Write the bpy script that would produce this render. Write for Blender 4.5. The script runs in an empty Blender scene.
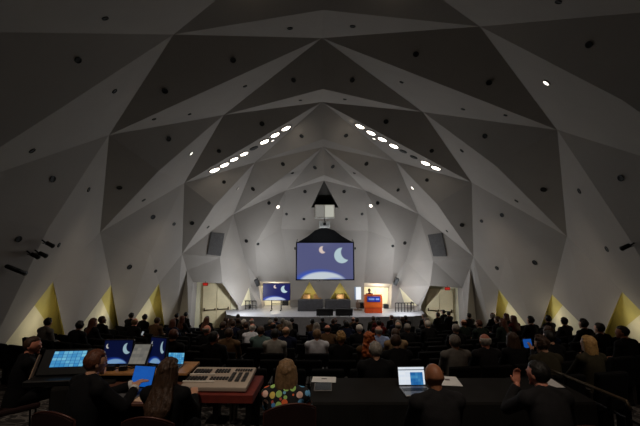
import bpy, bmesh, math, random, json
from mathutils import Vector, Matrix, noise
random.seed(7)
PI = math.pi
C = bpy.context.scene.collection
SC = bpy.context.scene
DATA = json.loads(r'''{"V":{"A":[-3.885,8.788,8.135],"Ar":[4.134,8.538,8.191],"B":[-6.824,11.117,6.196],"Bl":[-0.517,21.469,5.271],"Br":[7.34,10.613,6.179],"Br_":[1.127,21.476,5.272],"C":[-4.05,14.355,8.207],"Cr":[4.293,14.21,8.278],"D":[-6.629,17.079,5.867],"Dr":[7.304,16.83,5.84],"E":[-3.52,18.796,7.369],"Er":[4.071,18.684,7.395],"F":[-9.156,14.804,3.292],"Fr":[9.815,14.154,3.088],"G":[-7.691,10.046,3.066],"Gp":[-8.305,17.501,2.455],"Gpr":[8.889,17.156,2.47],"Gr":[8.211,9.522,2.864],"H":[-9.186,9.864,-1.158],"Hr":[9.214,8.674,-0.762],"J":[-6.101,13.152,5.504],"Jr":[6.52,12.876,5.626],"K":[-5.968,7.76,5.603],"K0":[-6.677,4.509,5.35],"K0r":[6.818,4.596,5.893],"Kr":[6.396,7.189,5.58],"L":[-7.821,6.843,3.381],"Lr":[8.241,6.717,3.554],"M":[-5.53,18.387,4.92],"Mr":[6.064,18.256,5.006],"N":[-7.512,19.505,2.442],"Nr":[8.225,19.218,2.307],"P":[-5.462,22.318,4.962],"Pa":[-7.232,20.6,0.867],"Par":[8.02,20.4,0.565],"Pb":[-5.738,21.3,0.732],"Pbr":[6.408,21.1,0.632],"Pk":[-7.496,20.311,1.525],"Pkr":[8.253,19.724,1.736],"Pr":[6.175,22.135,4.953],"Q":[-2.073,21.373,6.304],"Qr":[2.738,21.326,6.295],"S":[-5.857,21.014,2.251],"Sr":[6.538,20.782,2.05],"T0":[0.037,5.898,8.621],"T1":[0.072,7.881,8.163],"T2":[0.06,9.965,8.807],"T3":[0.102,11.538,7.97],"T4":[0.083,14.03,8.633],"T5":[0.137,15.748,7.638],"T6":[0.143,16.48,7.492],"T7":[0.207,18.066,6.497],"T8":[0.234,20.433,6.721],"Ta":[-3.977,23.2,0.72],"Tar":[4.574,23.0,0.578],"Tb":[-1.941,23.4,0.707],"Tbr":[2.845,23.4,0.612],"Tc":[-1.95,23.7,-0.817],"Tcr":[2.86,23.7,-0.817],"U":[-4.085,22.45,3.028],"Ur":[4.674,22.233,3.27],"V":[-4.769,22.997,2.0],"Vb":[-4.403,23.1,0.57],"Vbr":[5.018,22.9,0.647],"Vr":[5.434,22.804,2.003],"X":[-2.497,22.749,4.059],"X0":[0.04,-4.5,8.0],"XH":[-8.6,-4.5,-1.0],"XHr":[9.2,-4.5,-1.0],"XK":[-6.3,-4.5,5.2],"XKr":[6.5,-4.5,5.4],"XL":[-8.0,-4.5,3.2],"XLr":[8.4,-4.5,3.2],"Xr":[3.102,22.742,3.931],"Y":[-0.861,21.71,5.025],"Yr":[1.412,21.69,5.023],"a1":[-8.962,12.141,1.464],"a2":[-9.479,16.425,1.02],"a3":[-8.506,19.123,0.885],"a4":[9.245,18.775,0.605],"a5":[10.185,15.95,0.65],"a6":[9.509,11.429,1.193],"ea":[-4.496,22.95,0.363],"ear":[5.001,22.8,0.382],"m1":[-9.072,14.152,1.271],"m2":[9.705,13.437,1.067],"n12":[-8.9,12.998,-0.792],"n23":[-9.904,18.354,-1.77],"n3":[-8.624,20.651,-2.277],"n4":[9.335,19.891,-2.058],"n45":[10.46,17.769,-1.595],"n56":[9.573,12.625,-0.638],"pb":[-7.259,20.4,-1.954],"pbr":[8.011,20.2,-1.913],"pc":[-4.991,22.2,-0.68],"pcr":[6.092,22.0,-0.653],"pd":[-3.692,23.2,-0.689],"pdr":[4.499,23.1,-0.707],"pk":[-8.28,21.036,-2.197],"pkr":[8.904,20.754,-2.083]},"F":[["ceiling","T0","A","T1"],["ceiling","T0","Ar","T1"],["ceiling","T0","K0","A"],["ceiling","T0","K0r","Ar"],["ceiling","A","T1","T2"],["ceiling","Ar","T1","T2"],["ceiling","A","T2","B"],["ceiling","Ar","T2","Br"],["ceiling","A","B","K"],["ceiling","Ar","Br","Kr"],["wall_left","K","B","L"],["wall_right","Kr","Br","Lr"],["ceiling","A","K","K0"],["ceiling","Ar","Kr","K0r"],["wall_left","K","L","K0"],["wall_right","Kr","Lr","K0r"],["ceiling","T2","C","B"],["ceiling","T2","Cr","Br"],["ceiling","T2","T3","C"],["ceiling","T2","T3","Cr"],["ceiling","C","T3","T4"],["ceiling","Cr","T3","T4"],["ceiling","C","T4","D"],["ceiling","Cr","T4","Dr"],["ceiling","C","D","J"],["ceiling","Cr","Dr","Jr"],["wall_left","J","D","F"],["wall_right","Jr","Dr","Fr"],["ceiling","B","C","J"],["ceiling","Br","Cr","Jr"],["wall_left","B","J","F"],["wall_right","Br","Jr","Fr"],["wall_left","B","F","G"],["wall_right","Br","Fr","Gr"],["wall_left","L","B","G"],["wall_right","Lr","Br","Gr"],["ceiling","T4","E","D"],["ceiling","T4","Er","Dr"],["ceiling","T4","T5","E"],["ceiling","T4","T5","Er"],["ceiling","E","T5","T6"],["ceiling","Er","T5","T6"],["ceiling","E","T6","P"],["ceiling","Er","T6","Pr"],["ceiling","E","P","M"],["ceiling","Er","Pr","Mr"],["ceiling","M","P","N"],["ceiling","Mr","Pr","Nr"],["ceiling","D","E","M"],["ceiling","Dr","Er","Mr"],["wall_left","D","M","N"],["wall_right","Dr","Mr","Nr"],["wall_left","D","N","Gp"],["wall_right","Dr","Nr","Gpr"],["wall_left","F","D","Gp"],["wall_right","Fr","Dr","Gpr"],["ceiling","T6","Q","P"],["ceiling","T6","Qr","Pr"],["ceiling","T6","T7","Q"],["ceiling","T6","T7","Qr"],["ceiling","Q","T7","T8"],["ceiling","Qr","T7","T8"],["wall_back","P","Q","U"],["wall_back","Pr","Qr","Ur"],["wall_back","P","U","V"],["wall_back","Pr","Ur","Vr"],["wall_back","Q","X","U"],["wall_back","Qr","Xr","Ur"],["wall_back","Q","T8","X"],["wall_back","Qr","T8","Xr"],["wall_back","T8","Bl","X"],["wall_back","Bl","Y","X"],["wall_back","T8","Br_","Xr"],["wall_back","Br_","Yr","Xr"],["wall_back","P","S","V"],["wall_back","Pr","Sr","Vr"],["wall_left","P","N","S"],["wall_right","Pr","Nr","Sr"],["wall_left","G","F","a1"],["wall_right","Gr","Fr","a6"],["wall_left","F","m1","a1"],["wall_right","Fr","m2","a6"],["wall_left","F","a2","m1"],["wall_right","Fr","a5","m2"],["wall_left","F","Gp","a2"],["wall_right","Fr","Gpr","a5"],["wall_left","Gp","N","a3"],["wall_right","Gpr","Nr","a4"],["wall_left","L","G","H"],["wall_right","Lr","Gr","Hr"],["wall_left","G","a1","H"],["wall_right","Gr","a6","Hr"],["wall_left","a1","m1","n12"],["wall_right","a6","m2","n56"],["wall_left","m1","a2","n12"],["wall_right","m2","a5","n56"],["wall_left","Gp","n23","a2"],["wall_right","Gpr","n45","a5"],["wall_left","Gp","a3","n23"],["wall_right","Gpr","a4","n45"],["wall_left","N","n3","a3"],["wall_right","Nr","n4","a4"],["wall_left","N","Pk","pk"],["wall_right","Nr","Pkr","pkr"],["wall_left","N","pk","n3"],["wall_right","Nr","pkr","n4"],["wall_left","Pk","Pa","pb"],["wall_right","Pkr","Par","pbr"],["wall_left","Pk","pb","pk"],["wall_right","Pkr","pbr","pkr"],["wall_left","N","S","Pk"],["wall_right","Nr","Sr","Pkr"],["wall_left","S","Pa","Pk"],["wall_right","Sr","Par","Pkr"],["wall_left","S","Pb","Pa"],["wall_right","Sr","Pbr","Par"],["wall_back","S","V","Pb"],["wall_back","Sr","Vr","Pbr"],["wall_back","V","Vb","Pb"],["wall_back","Vr","Vbr","Pbr"],["wall_back","Vb","ea","Pb"],["wall_back","Vbr","ear","Pbr"],["wall_back","U","Ta","V"],["wall_back","Ur","Tar","Vr"],["wall_back","V","Ta","Vb"],["wall_back","Vr","Tar","Vbr"],["wall_back","U","Tb","Ta"],["wall_back","Ur","Tbr","Tar"],["wall_back","U","X","Tb"],["wall_back","Ur","Xr","Tbr"],["wall_left","L","H","XH"],["wall_right","Lr","Hr","XHr"],["wall_left","L","XH","XL"],["wall_right","Lr","XHr","XLr"],["wall_left","K0","L","XL"],["wall_right","K0r","Lr","XLr"],["wall_left","K0","XL","XK"],["wall_right","K0r","XLr","XKr"],["ceiling","T0","K0","XK"],["ceiling","T0","K0r","XKr"],["ceiling","T0","XK","X0"],["ceiling","T0","XKr","X0"],["wall_back","Bl","Br_","Yr","Y"],["wall_back","X","Y","Yr","Xr"],["wall_back","X","Xr","Tbr","Tb"],["wall_back","Tb","Tbr","Tcr","Tc"]],"dark":[[-4.403,6.746,7.138,0.356,0.336,-0.872,0.092],[-5.305,7.334,6.566,0.791,-0.126,-0.599,0.099],[-5.448,8.969,6.647,0.677,0.292,-0.676,0.106],[-4.679,10.214,7.253,0.267,-0.394,-0.879,0.121],[-5.488,11.299,6.808,0.379,0.232,-0.896,0.099],[-4.707,12.304,7.398,0.379,0.232,-0.896,0.09],[-5.656,12.86,6.655,0.802,-0.427,-0.418,0.131],[-0.81,8.931,8.419,0.074,0.295,-0.953,0.108],[0.878,8.866,8.433,-0.041,0.295,-0.955,0.107],[-2.567,9.872,8.049,0.267,-0.394,-0.879,0.118],[-2.581,11.622,8.12,0.379,0.232,-0.896,0.103],[2.772,9.64,8.098,-0.276,-0.414,-0.867,0.116],[2.752,11.373,8.137,-0.348,0.234,-0.908,0.101],[-0.911,11.626,8.34,-0.342,-0.434,-0.833,0.121],[1.115,11.633,8.344,0.346,-0.448,-0.824,0.121],[-0.749,13.039,8.265,0.119,0.256,-0.959,0.096],[0.946,12.948,8.263,-0.092,0.255,-0.962,0.095],[-2.494,14.719,7.968,0.03,-0.635,-0.772,0.15],[2.815,14.589,8.015,-0.035,-0.659,-0.751,0.149],[-0.858,16.026,7.877,-0.328,-0.466,-0.822,0.14],[1.21,16.005,7.893,0.31,-0.484,-0.818,0.14],[4.683,6.425,7.256,-0.3,0.32,-0.899,0.088],[5.632,6.965,6.694,-0.789,-0.199,-0.581,0.094],[4.923,9.826,7.325,-0.276,-0.414,-0.867,0.117],[4.995,11.896,7.411,-0.348,0.234,-0.908,0.105],[5.948,10.943,6.799,-0.348,0.234,-0.908,0.08],[6.044,12.597,6.679,-0.791,-0.4,-0.463,0.128],[-7.015,8.419,4.852,0.672,0.292,-0.681,0.11],[-7.375,9.629,4.415,0.967,-0.063,-0.246,0.124],[-7.629,11.548,4.488,0.892,0.291,-0.347,0.115],[-7.524,13.141,4.865,0.375,-0.415,-0.829,0.131],[-7.527,15.007,4.694,0.633,0.155,-0.758,0.128],[-7.86,9.294,2.746,0.941,-0.071,-0.33,0.117],[-8.235,11.255,2.655,0.898,0.292,-0.33,0.11],[-8.912,16.839,1.816,0.835,-0.385,-0.394,0.164],[-7.825,16.578,4.14,0.806,-0.392,-0.444,0.164],[-7.358,17.874,3.931,0.83,-0.331,-0.449,0.126],[-6.7,18.558,4.046,0.343,-0.723,-0.6,0.157],[-8.412,18.432,1.569,0.83,-0.331,-0.449,0.128],[-6.294,19.95,3.953,0.779,-0.007,-0.626,0.14],[-4.593,15.72,7.064,0.03,-0.635,-0.772,0.136],[-5.002,18.212,6.159,0.577,-0.738,-0.35,0.13],[-3.858,20.177,6.166,-0.394,-0.657,-0.643,0.173],[-1.93,18.113,7.094,-0.394,-0.657,-0.643,0.156],[-1.469,18.606,6.732,0.351,-0.068,-0.934,0.107],[-0.259,18.026,6.884,-0.556,-0.425,-0.714,0.156],[0.656,17.95,6.918,0.54,-0.463,-0.703,0.155],[2.415,18.074,7.099,0.363,-0.676,-0.642,0.156],[-3.148,21.733,5.588,-0.189,-0.961,-0.2,0.154],[-0.902,21.078,6.187,-0.259,-0.844,-0.469,0.15],[1.441,21.05,6.182,0.223,-0.851,-0.476,0.15],[3.539,21.597,5.567,0.153,-0.969,-0.193,0.153],[-2.091,22.129,4.952,-0.259,-0.844,-0.469,0.125],[-1.0,22.123,4.637,-0.007,-0.687,-0.727,0.125],[1.646,22.076,4.632,-0.017,-0.707,-0.707,0.125],[2.62,22.051,4.943,0.223,-0.851,-0.476,0.125],[4.481,20.135,6.1,0.363,-0.676,-0.642,0.144],[1.84,18.686,6.751,-0.355,-0.041,-0.934,0.107],[-4.655,22.563,3.284,-0.306,-0.91,-0.28,0.158],[-3.905,22.492,3.093,0.27,-0.953,-0.14,0.126],[5.33,22.44,3.153,0.245,-0.93,-0.273,0.157],[4.552,22.347,2.963,-0.222,-0.94,-0.259,0.125],[5.036,15.586,7.037,-0.035,-0.659,-0.751,0.135],[5.891,14.342,6.657,-0.708,0.177,-0.684,0.124],[5.536,18.072,6.234,-0.589,-0.723,-0.361,0.129],[8.141,12.759,4.719,-0.474,-0.367,-0.8,0.146],[8.217,11.102,4.354,-0.884,0.322,-0.338,0.127],[7.885,9.143,4.334,-0.97,-0.068,-0.233,0.118],[8.177,14.64,4.601,-0.642,0.168,-0.748,0.125],[8.374,16.268,4.198,-0.836,-0.346,-0.427,0.138],[7.977,17.479,4.043,-0.849,-0.307,-0.429,0.123],[7.359,18.386,3.926,-0.414,-0.7,-0.581,0.155],[7.111,19.906,3.725,-0.783,0.014,-0.622,0.112],[9.551,15.987,2.037,-0.858,-0.343,-0.383,0.156],[8.911,18.127,1.73,-0.849,-0.307,-0.429,0.151],[8.909,11.104,2.526,-0.89,0.324,-0.322,0.124]],"big":[[-1.53,15.344,8.009,0.405,0.064,-0.912,0.224],[-2.045,15.618,7.8,0.405,0.064,-0.912,0.227],[-2.576,15.935,7.586,0.405,0.064,-0.912,0.231],[-3.616,16.461,7.162,0.405,0.064,-0.912,0.214],[-4.127,16.636,6.947,0.405,0.064,-0.912,0.216],[-4.644,16.873,6.734,0.405,0.064,-0.912,0.243],[-5.165,17.023,6.513,0.405,0.064,-0.912,0.269],[1.776,15.133,8.022,-0.389,0.09,-0.917,0.221],[2.299,15.421,7.828,-0.389,0.09,-0.917,0.225],[2.85,15.7,7.621,-0.389,0.09,-0.917,0.228],[3.433,16.006,7.404,-0.389,0.09,-0.917,0.232],[5.075,16.682,6.773,-0.389,0.09,-0.917,0.24],[5.596,16.776,6.56,-0.389,0.09,-0.917,0.241]],"bigdark":[[-3.114,16.247,7.369,0.405,0.064,-0.912,0.188],[3.921,16.274,7.223,-0.389,0.09,-0.917,0.165],[4.473,16.519,7.012,-0.389,0.09,-0.917,0.167]],"small":[[-2.248,16.267,7.755,0.405,0.064,-0.912,0.094],[2.537,16.109,7.794,-0.389,0.09,-0.917,0.094],[-5.454,14.607,6.625,0.751,0.16,-0.641,0.095],[-4.575,19.494,6.074,0.774,-0.007,-0.634,0.111],[-2.595,21.729,5.351,0.473,-0.708,-0.524,0.123],[5.164,19.511,6.106,-0.767,0.013,-0.642,0.125],[3.133,21.694,5.414,-0.451,-0.733,-0.509,0.123],[5.817,8.651,6.722,-0.639,0.3,-0.708,0.09]],"spk":[[[-6.451,20.954,3.724,0.669,-0.703,0.241,0.015],[-5.804,21.557,3.687,0.669,-0.703,0.241,0.015],[-5.852,21.048,2.338,0.669,-0.703,0.241,0.015],[-6.476,20.485,2.427,0.669,-0.703,0.241,0.014]],[[6.482,21.366,3.59,-0.68,-0.694,0.238,0.015],[7.139,20.75,3.669,-0.68,-0.694,0.238,0.015],[7.18,20.244,2.314,-0.68,-0.694,0.238,0.014],[6.594,20.818,2.315,-0.68,-0.694,0.238,0.015]]],"gear":[[-8.093,9.33,2.074,0.941,-0.071,-0.33,0.117],[-7.936,9.696,2.441,0.941,-0.071,-0.33,0.095],[-7.908,9.929,2.473,0.941,-0.071,-0.33,0.097],[-7.803,10.01,2.754,0.941,-0.071,-0.33,0.098],[8.276,9.409,2.646,-0.966,-0.072,-0.25,0.105]],"brk":[[-4.07,23.177,0.754,0.232,-0.973,-0.011,0.128],[4.853,22.937,0.832,-0.22,-0.976,-0.002,0.127]]}''')

K_SPOT = 170; K_NICHE = 9; K_PORTAL = 75; EXPOSURE = 0.0
STAGE_L = [(-4.5, 20.9, -.1, 54), (4.95, 20.9, -.1, 54), (-4.1, 20.5, .1, 54), (4.5, 20.5, .1, 54), (-3.0, 20.6, 2.2, 150), (3.6, 20.6, 2.2, 150), (.2, 20.3, 3.55, 24)]  # added fill points in mid-air around the stage, without fixtures
GLOW_L = [(-1.2, 15.0, 8.15, .2), (1.35, 15.0, 8.15, .2), (-1.6, 7.2, 8.0, .8), (1.7, 7.2, 8.0, .8)]
HOUSE_L = [(-4, 3.0, 6.5, 34), (4, 3.0, 6.5, 34), (0, 4.0, 7.8, 38), (-4.2, 9.5, 6.6, 40), (4.4, 9.5, 6.6, 40)]
DOWN_L=[(-2.2,1.2,6.5,420,-1.9,3.9,.75),(1.2,1.2,6.8,420,1.0,3.9,.75),(-4.2,3.0,5.4,200,-4.6,5.6,.8),(4.4,3.0,5.4,200,4.4,5.6,.8),(-3.2,8.2,7.3,330,-3.4,9.4,1.1),(3.2,8.2,7.3,330,3.4,9.4,1.1),(0,9.0,8.2,330,0,9.8,1.1),(-2.8,13.0,7.6,330,-3.0,14.3,1.0),(2.8,13.0,7.6,330,3.0,14.3,1.0),(0,4.6,8.2,260,.4,6.4,.9),(0.3,13.2,8.0,420,.3,19.9,-1.4,.75),
(-4.6,16.6,5.9,260,-8.8,17.2,.4,.85),(5.2,16.4,5.9,260,9.4,16.9,.4,.85),(-4.8,12.0,5.6,170,-9.0,13.2,.6,.85),(5.2,11.8,5.6,170,9.5,12.9,.6,.85)]  # added spots to brighten foreground, audience, low walls and stage front

# ------------------------------------------------------------------ camera
F_PX, CXP, CYP = 356.0, 320.0, 213.0
PITCH = math.atan(44/356.0)
CAM = Vector((0, 0, 2.28))
cd = bpy.data.cameras.new('camera'); co = bpy.data.objects.new('camera', cd); C.objects.link(co)
cd.sensor_width = 36; cd.lens = 36*F_PX/640; cd.clip_end = 200
co.location = CAM; co.rotation_euler = (PI/2+PITCH, 0, 0)
SC.camera = co

def ray(px, py):
    u = (px-CXP)/F_PX; v = -(py-CYP)/F_PX; c, s = math.cos(PITCH), math.sin(PITCH)
    return Vector((u, c-v*s, s+v*c))
def at(px, py, Y):
    d = ray(px, py); return CAM+d*(Y/d.y)
def onz(px, py, z):
    d = ray(px, py); return CAM+d*((z-CAM.z)/d.z)
def proj(p):
    d = Vector(p)-CAM; c, s = math.cos(PITCH), math.sin(PITCH)
    f = d.y*c+d.z*s; return CXP+F_PX*d.x/f, CYP-F_PX*(-d.y*s+d.z*c)/f

# ------------------------------------------------------------------ materials
def lin(c):
    return tuple(((x/255+.055)/1.055)**2.4 if x > 10 else x/255/12.92 for x in c)
MATS = {}
def mat(name, rgb, rough=.6, metal=0, var=.12, scale=8, bump=0, bscale=60, spec=.4):
    if name in MATS: return MATS[name]
    m = bpy.data.materials.new(name); m.use_nodes = True; nt = m.node_tree; N = nt.nodes; L = nt.links
    b = N['Principled BSDF']; b.inputs['Roughness'].default_value = rough; b.inputs['Metallic'].default_value = metal
    b.inputs['Specular IOR Level'].default_value = spec
    tc = N.new('ShaderNodeTexCoord'); nz = N.new('ShaderNodeTexNoise'); nz.inputs['Scale'].default_value = scale; nz.inputs['Detail'].default_value = 4
    L.new(tc.outputs['Object'], nz.inputs['Vector'])
    r = N.new('ShaderNodeValToRGB'); c = lin(rgb)
    r.color_ramp.elements[0].position = .3; r.color_ramp.elements[1].position = .7
    r.color_ramp.elements[0].color = (*[x*(1-var) for x in c], 1); r.color_ramp.elements[1].color = (*[min(1, x*(1+var)) for x in c], 1)
    L.new(nz.outputs['Fac'], r.inputs['Fac']); L.new(r.outputs['Color'], b.inputs['Base Color'])
    if bump:
        n2 = N.new('ShaderNodeTexNoise'); n2.inputs['Scale'].default_value = bscale; L.new(tc.outputs['Object'], n2.inputs['Vector'])
        bp = N.new('ShaderNodeBump'); bp.inputs['Strength'].default_value = bump; bp.inputs['Distance'].default_value = .01
        L.new(n2.outputs['Fac'], bp.inputs['Height']); L.new(bp.outputs['Normal'], b.inputs['Normal'])
    MATS[name] = m; return m
def emat(name, rgb, strength):
    if name in MATS: return MATS[name]
    m = bpy.data.materials.new(name); m.use_nodes = True; b = m.node_tree.nodes['Principled BSDF']
    b.inputs['Base Color'].default_value = (0.02, .02, .02, 1); b.inputs['Emission Color'].default_value = (*lin(rgb), 1); b.inputs['Emission Strength'].default_value = strength
    MATS[name] = m; return m

PLASTER = mat('pale_plaster', (153, 147, 141), .75, var=.03, scale=1.2, bump=.05, bscale=14, spec=.2)
GOLD = mat('gold_paint', (202, 188, 108), .6, var=.05, scale=3)
CREAM = mat('cream_paint', (226, 218, 186), .7, var=.04, scale=3)
BLACK = mat('black_fabric', (17, 17, 18), .9, var=.2, spec=.1)
BLACKP = mat('black_plastic', (14, 14, 15), .45, var=.1)
DKMETAL = mat('dark_metal', (22, 21, 20), .4, .6)
STEEL = mat('steel', (150, 148, 145), .35, .9)
STAGEW = mat('stage_floor_grey', (146, 145, 148), .5, var=.08, scale=3)
STAGEF = mat('stage_fascia_grey', (112, 110, 112), .7)
ORANGE = mat('orange_laminate', (222, 96, 26), .5, var=.06)
REDWOOD = mat('red_wood', (104, 34, 24), .8, var=.2, scale=12)
TAN = mat('tan_wood', (178, 128, 78), .45, var=.15, scale=14)
MAROON = mat('maroon_vinyl', (40, 18, 17), .6, var=.15)
PAPER = mat('white_paper', (225, 225, 225), .8, var=.02)
CONSOLE = mat('console_grey', (178, 164, 150), .5, var=.04)
LAMPW = emat('lamp_glow', (255, 244, 226), 9)

def carpet_mat(name, base, line, sc_):
    m = bpy.data.materials.new(name); m.use_nodes = True; nt = m.node_tree; N = nt.nodes; L = nt.links; b = N['Principled BSDF']
    b.inputs['Roughness'].default_value = .95; b.inputs['Specular IOR Level'].default_value = .1
    tc = N.new('ShaderNodeTexCoord'); nz = N.new('ShaderNodeTexNoise'); nz.inputs['Scale'].default_value = sc_; nz.inputs['Detail'].default_value = 3; nz.inputs['Distortion'].default_value = 1.2
    L.new(tc.outputs['Object'], nz.inputs['Vector'])
    r = N.new('ShaderNodeValToRGB'); r.color_ramp.elements[0].position = .46; r.color_ramp.elements[0].color = (*lin(base), 1)
    r.color_ramp.elements[1].position = .56; r.color_ramp.elements[1].color = (*lin(base), 1)
    e = r.color_ramp.elements.new(.5); e.color = (*lin(line), 1)
    L.new(nz.outputs['Fac'], r.inputs['Fac']); L.new(r.outputs['Color'], b.inputs['Base Color'])
    MATS[name] = m; return m
CARPET = carpet_mat('patterned_carpet', (52, 50, 50), (120, 116, 112), 3.2)

def screen_mat(name, bg, strength, moons, limb):
    """a lit screen: two crescents over a planet's bright rim (procedural, in the screen's own UV square)"""
    m = bpy.data.materials.new(name); m.use_nodes = True; nt = m.node_tree; N = nt.nodes; L = nt.links; b = N['Principled BSDF']
    b.inputs['Base Color'].default_value = (.01, .01, .01, 1); b.inputs['Roughness'].default_value = .4
    uv = N.new('ShaderNodeUVMap'); sp = N.new('ShaderNodeSeparateXYZ'); L.new(uv.outputs['UV'], sp.inputs[0])
    def M(op, a, c=None):
        n = N.new('ShaderNodeMath'); n.operation = op
        for i, v in ((0, a), (1, c)):
            if v is None: continue
            if isinstance(v, (int, float)): n.inputs[i].default_value = v
            else: L.new(v, n.inputs[i])
        return n.outputs[0]
    asp = 1.58
    X = M('MULTIPLY', sp.outputs[0], asp); Y = sp.outputs[1]
    def disc(cx, cy, r, soft, ey=1):
        dx = M('SUBTRACT', X, cx*asp); dy = M('MULTIPLY', M('SUBTRACT', Y, cy), ey)
        d = M('SQRT', M('ADD', M('MULTIPLY', dx, dx), M('MULTIPLY', dy, dy)))
        n = N.new('ShaderNodeMapRange'); L.new(d, n.inputs[0]); n.inputs[1].default_value = r-soft; n.inputs[2].default_value = r+soft; n.inputs[3].default_value = 1; n.inputs[4].default_value = 0
        return n.outputs[0]
    def mix(fac, c0, c1):
        n = N.new('ShaderNodeMix'); n.data_type = 'RGBA'; L.new(fac, n.inputs[0])
        for i, v in ((6, c0), (7, c1)):
            if isinstance(v, tuple): n.inputs[i].default_value = (*lin(v), 1)
            else: L.new(v, n.inputs[i])
        return n.outputs[2]
    col = bg
    if limb:
        col = mix(disc(.40, -.10, .68, .12, 2.0), col, limb[0])
        g = M('MULTIPLY', disc(.46, -.13, .66, .05, 2.0), M('SUBTRACT', 1, disc(.70, -.27, .58, .10, 2.0)))
        col = mix(g, col, limb[1])
    for cx, cy, r, ox, oy, c in moons:
        cres = M('MULTIPLY', disc(cx, cy, r, .012), M('SUBTRACT', 1, disc(cx+ox, cy+oy, r, .012)))
        col = mix(cres, col, c)
    L.new(col if not isinstance(col, tuple) else mix(disc(0, 0, .001, .0005), col, col), b.inputs['Emission Color'])
    b.inputs['Emission Strength'].default_value = strength
    MATS[name] = m; return m
MOONS_BIG = [(.455, .81, .10, .06, .035, (255, 232, 222)), (.80, .655, .215, .12, .09, (212, 238, 246))]
SCREEN = screen_mat('projected_image', (98, 102, 150), .62, MOONS_BIG, ((50, 100, 225), (235, 246, 255)))
TVPIC = screen_mat('television_image', (4, 10, 100), .7, MOONS_BIG, ((50, 90, 220), (225, 235, 255)))
MONPIC = screen_mat('monitor_image', (3, 18, 66), .5, [(.82, .645, .235, .115, .085, (190, 225, 240)), (.12, .75, .1, .05, .03, (230, 230, 225))], ((30, 80, 210), (150, 200, 250)))
def ui_mat(name, bg, tile, hi, strength, sx=7, sy=5):
    """a lit interface: rows of tiles on a plain ground"""
    m = bpy.data.materials.new(name); m.use_nodes = True; nt = m.node_tree; N = nt.nodes; L = nt.links; b = N['Principled BSDF']
    b.inputs['Base Color'].default_value = (.01, .01, .01, 1)
    uv = N.new('ShaderNodeUVMap'); mp = N.new('ShaderNodeMapping'); mp.inputs['Scale'].default_value = (sx, sy, 1); L.new(uv.outputs['UV'], mp.inputs[0])
    br = N.new('ShaderNodeTexBrick'); br.inputs['Scale'].default_value = 1; br.inputs['Mortar Size'].default_value = .06; br.offset = 0
    br.inputs['Color1'].default_value = (*lin(tile), 1); br.inputs['Color2'].default_value = (*lin(hi), 1); br.inputs['Mortar'].default_value = (*lin(bg), 1)
    br.inputs['Brick Width'].default_value = 1; br.inputs['Row Height'].default_value = 1
    L.new(mp.outputs[0], br.inputs['Vector']); L.new(br.outputs['Color'], b.inputs['Emission Color']); b.inputs['Emission Strength'].default_value = strength
    MATS[name] = m; return m
UIBLUE = ui_mat('touch_interface', (18, 96, 170), (50, 150, 215), (130, 215, 245), .7)
UITAB = ui_mat('tablet_page', (20, 110, 220), (24, 112, 222), (22, 106, 214), .5, 3, 6)
UIDOC = ui_mat('laptop_page', (236, 242, 250), (226, 236, 248), (240, 246, 252), .85, 4, 7)
UIPIC = ui_mat('laptop_picture', (40, 120, 190), (20, 96, 170), (80, 160, 210), .75, 5, 4)
UIGREY = ui_mat('list_page', (120, 118, 112), (140, 136, 126), (104, 104, 100), .6, 4, 6)

def dots_mat():
    m = bpy.data.materials.new('dotted_dress'); m.use_nodes = True; nt = m.node_tree; N = nt.nodes; L = nt.links; b = N['Principled BSDF']
    tc = N.new('ShaderNodeTexCoord'); v = N.new('ShaderNodeTexVoronoi'); v.inputs['Scale'].default_value = 15; v.inputs['Randomness'].default_value = .5
    L.new(tc.outputs['Object'], v.inputs['Vector'])
    lt = N.new('ShaderNodeMath'); lt.operation = 'LESS_THAN'; lt.inputs[1].default_value = .47; L.new(v.outputs['Distance'], lt.inputs[0])
    s = N.new('ShaderNodeSeparateColor'); L.new(v.outputs['Color'], s.inputs[0])
    r = N.new('ShaderNodeValToRGB'); r.color_ramp.interpolation = 'CONSTANT'
    cols = [(120, 190, 225), (240, 110, 60), (235, 195, 180), (170, 215, 120), (225, 200, 100), (80, 150, 215), (110, 180, 230), (200, 90, 70)]
    for i, c in enumerate(cols):
        e = r.color_ramp.elements[i] if i < 2 else r.color_ramp.elements.new(i/len(cols))
        e.position = i/len(cols); e.color = (*lin(c), 1)
    L.new(s.outputs[0], r.inputs['Fac'])
    mx = N.new('ShaderNodeMix'); mx.data_type = 'RGBA'; mx.inputs[6].default_value = (.006, .006, .008, 1)
    L.new(lt.outputs[0], mx.inputs[0]); L.new(r.outputs['Color'], mx.inputs[7]); L.new(mx.outputs[2], b.inputs['Base Color']); b.inputs['Roughness'].default_value = .85
    MATS['dots'] = m; return m
DOTS = dots_mat()

# ------------------------------------------------------------------ mesh helpers
def tagobj(o, label=None, cat=None, group=None, kind=None):
    if label: o['label'] = label
    if cat: o['category'] = cat
    if group: o['group'] = group
    if kind: o['kind'] = kind
    return o
def empty(name, loc=(0, 0, 0), rz=0, label=None, cat=None, group=None):
    o = bpy.data.objects.new(name, None); C.objects.link(o); o.location = loc; o.rotation_euler = (0, 0, rz); o.empty_display_size = .1
    return tagobj(o, label, cat, group)
def link(name, bm, m, parent=None, smooth=False, mw=None, label=None):
    me = bpy.data.meshes.new(name)
    bmesh.ops.recalc_face_normals(bm, faces=bm.faces)
    bm.to_mesh(me); bm.free()
    for mm in (m if isinstance(m, (list, tuple)) else [m]): me.materials.append(mm)
    if smooth: me.polygons.foreach_set('use_smooth', [True]*len(me.polygons))
    o = bpy.data.objects.new(name, me); C.objects.link(o)
    if parent: o.parent = parent
    if mw is not None: o.matrix_local = mw
    if label: o['label'] = label
    return o
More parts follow.
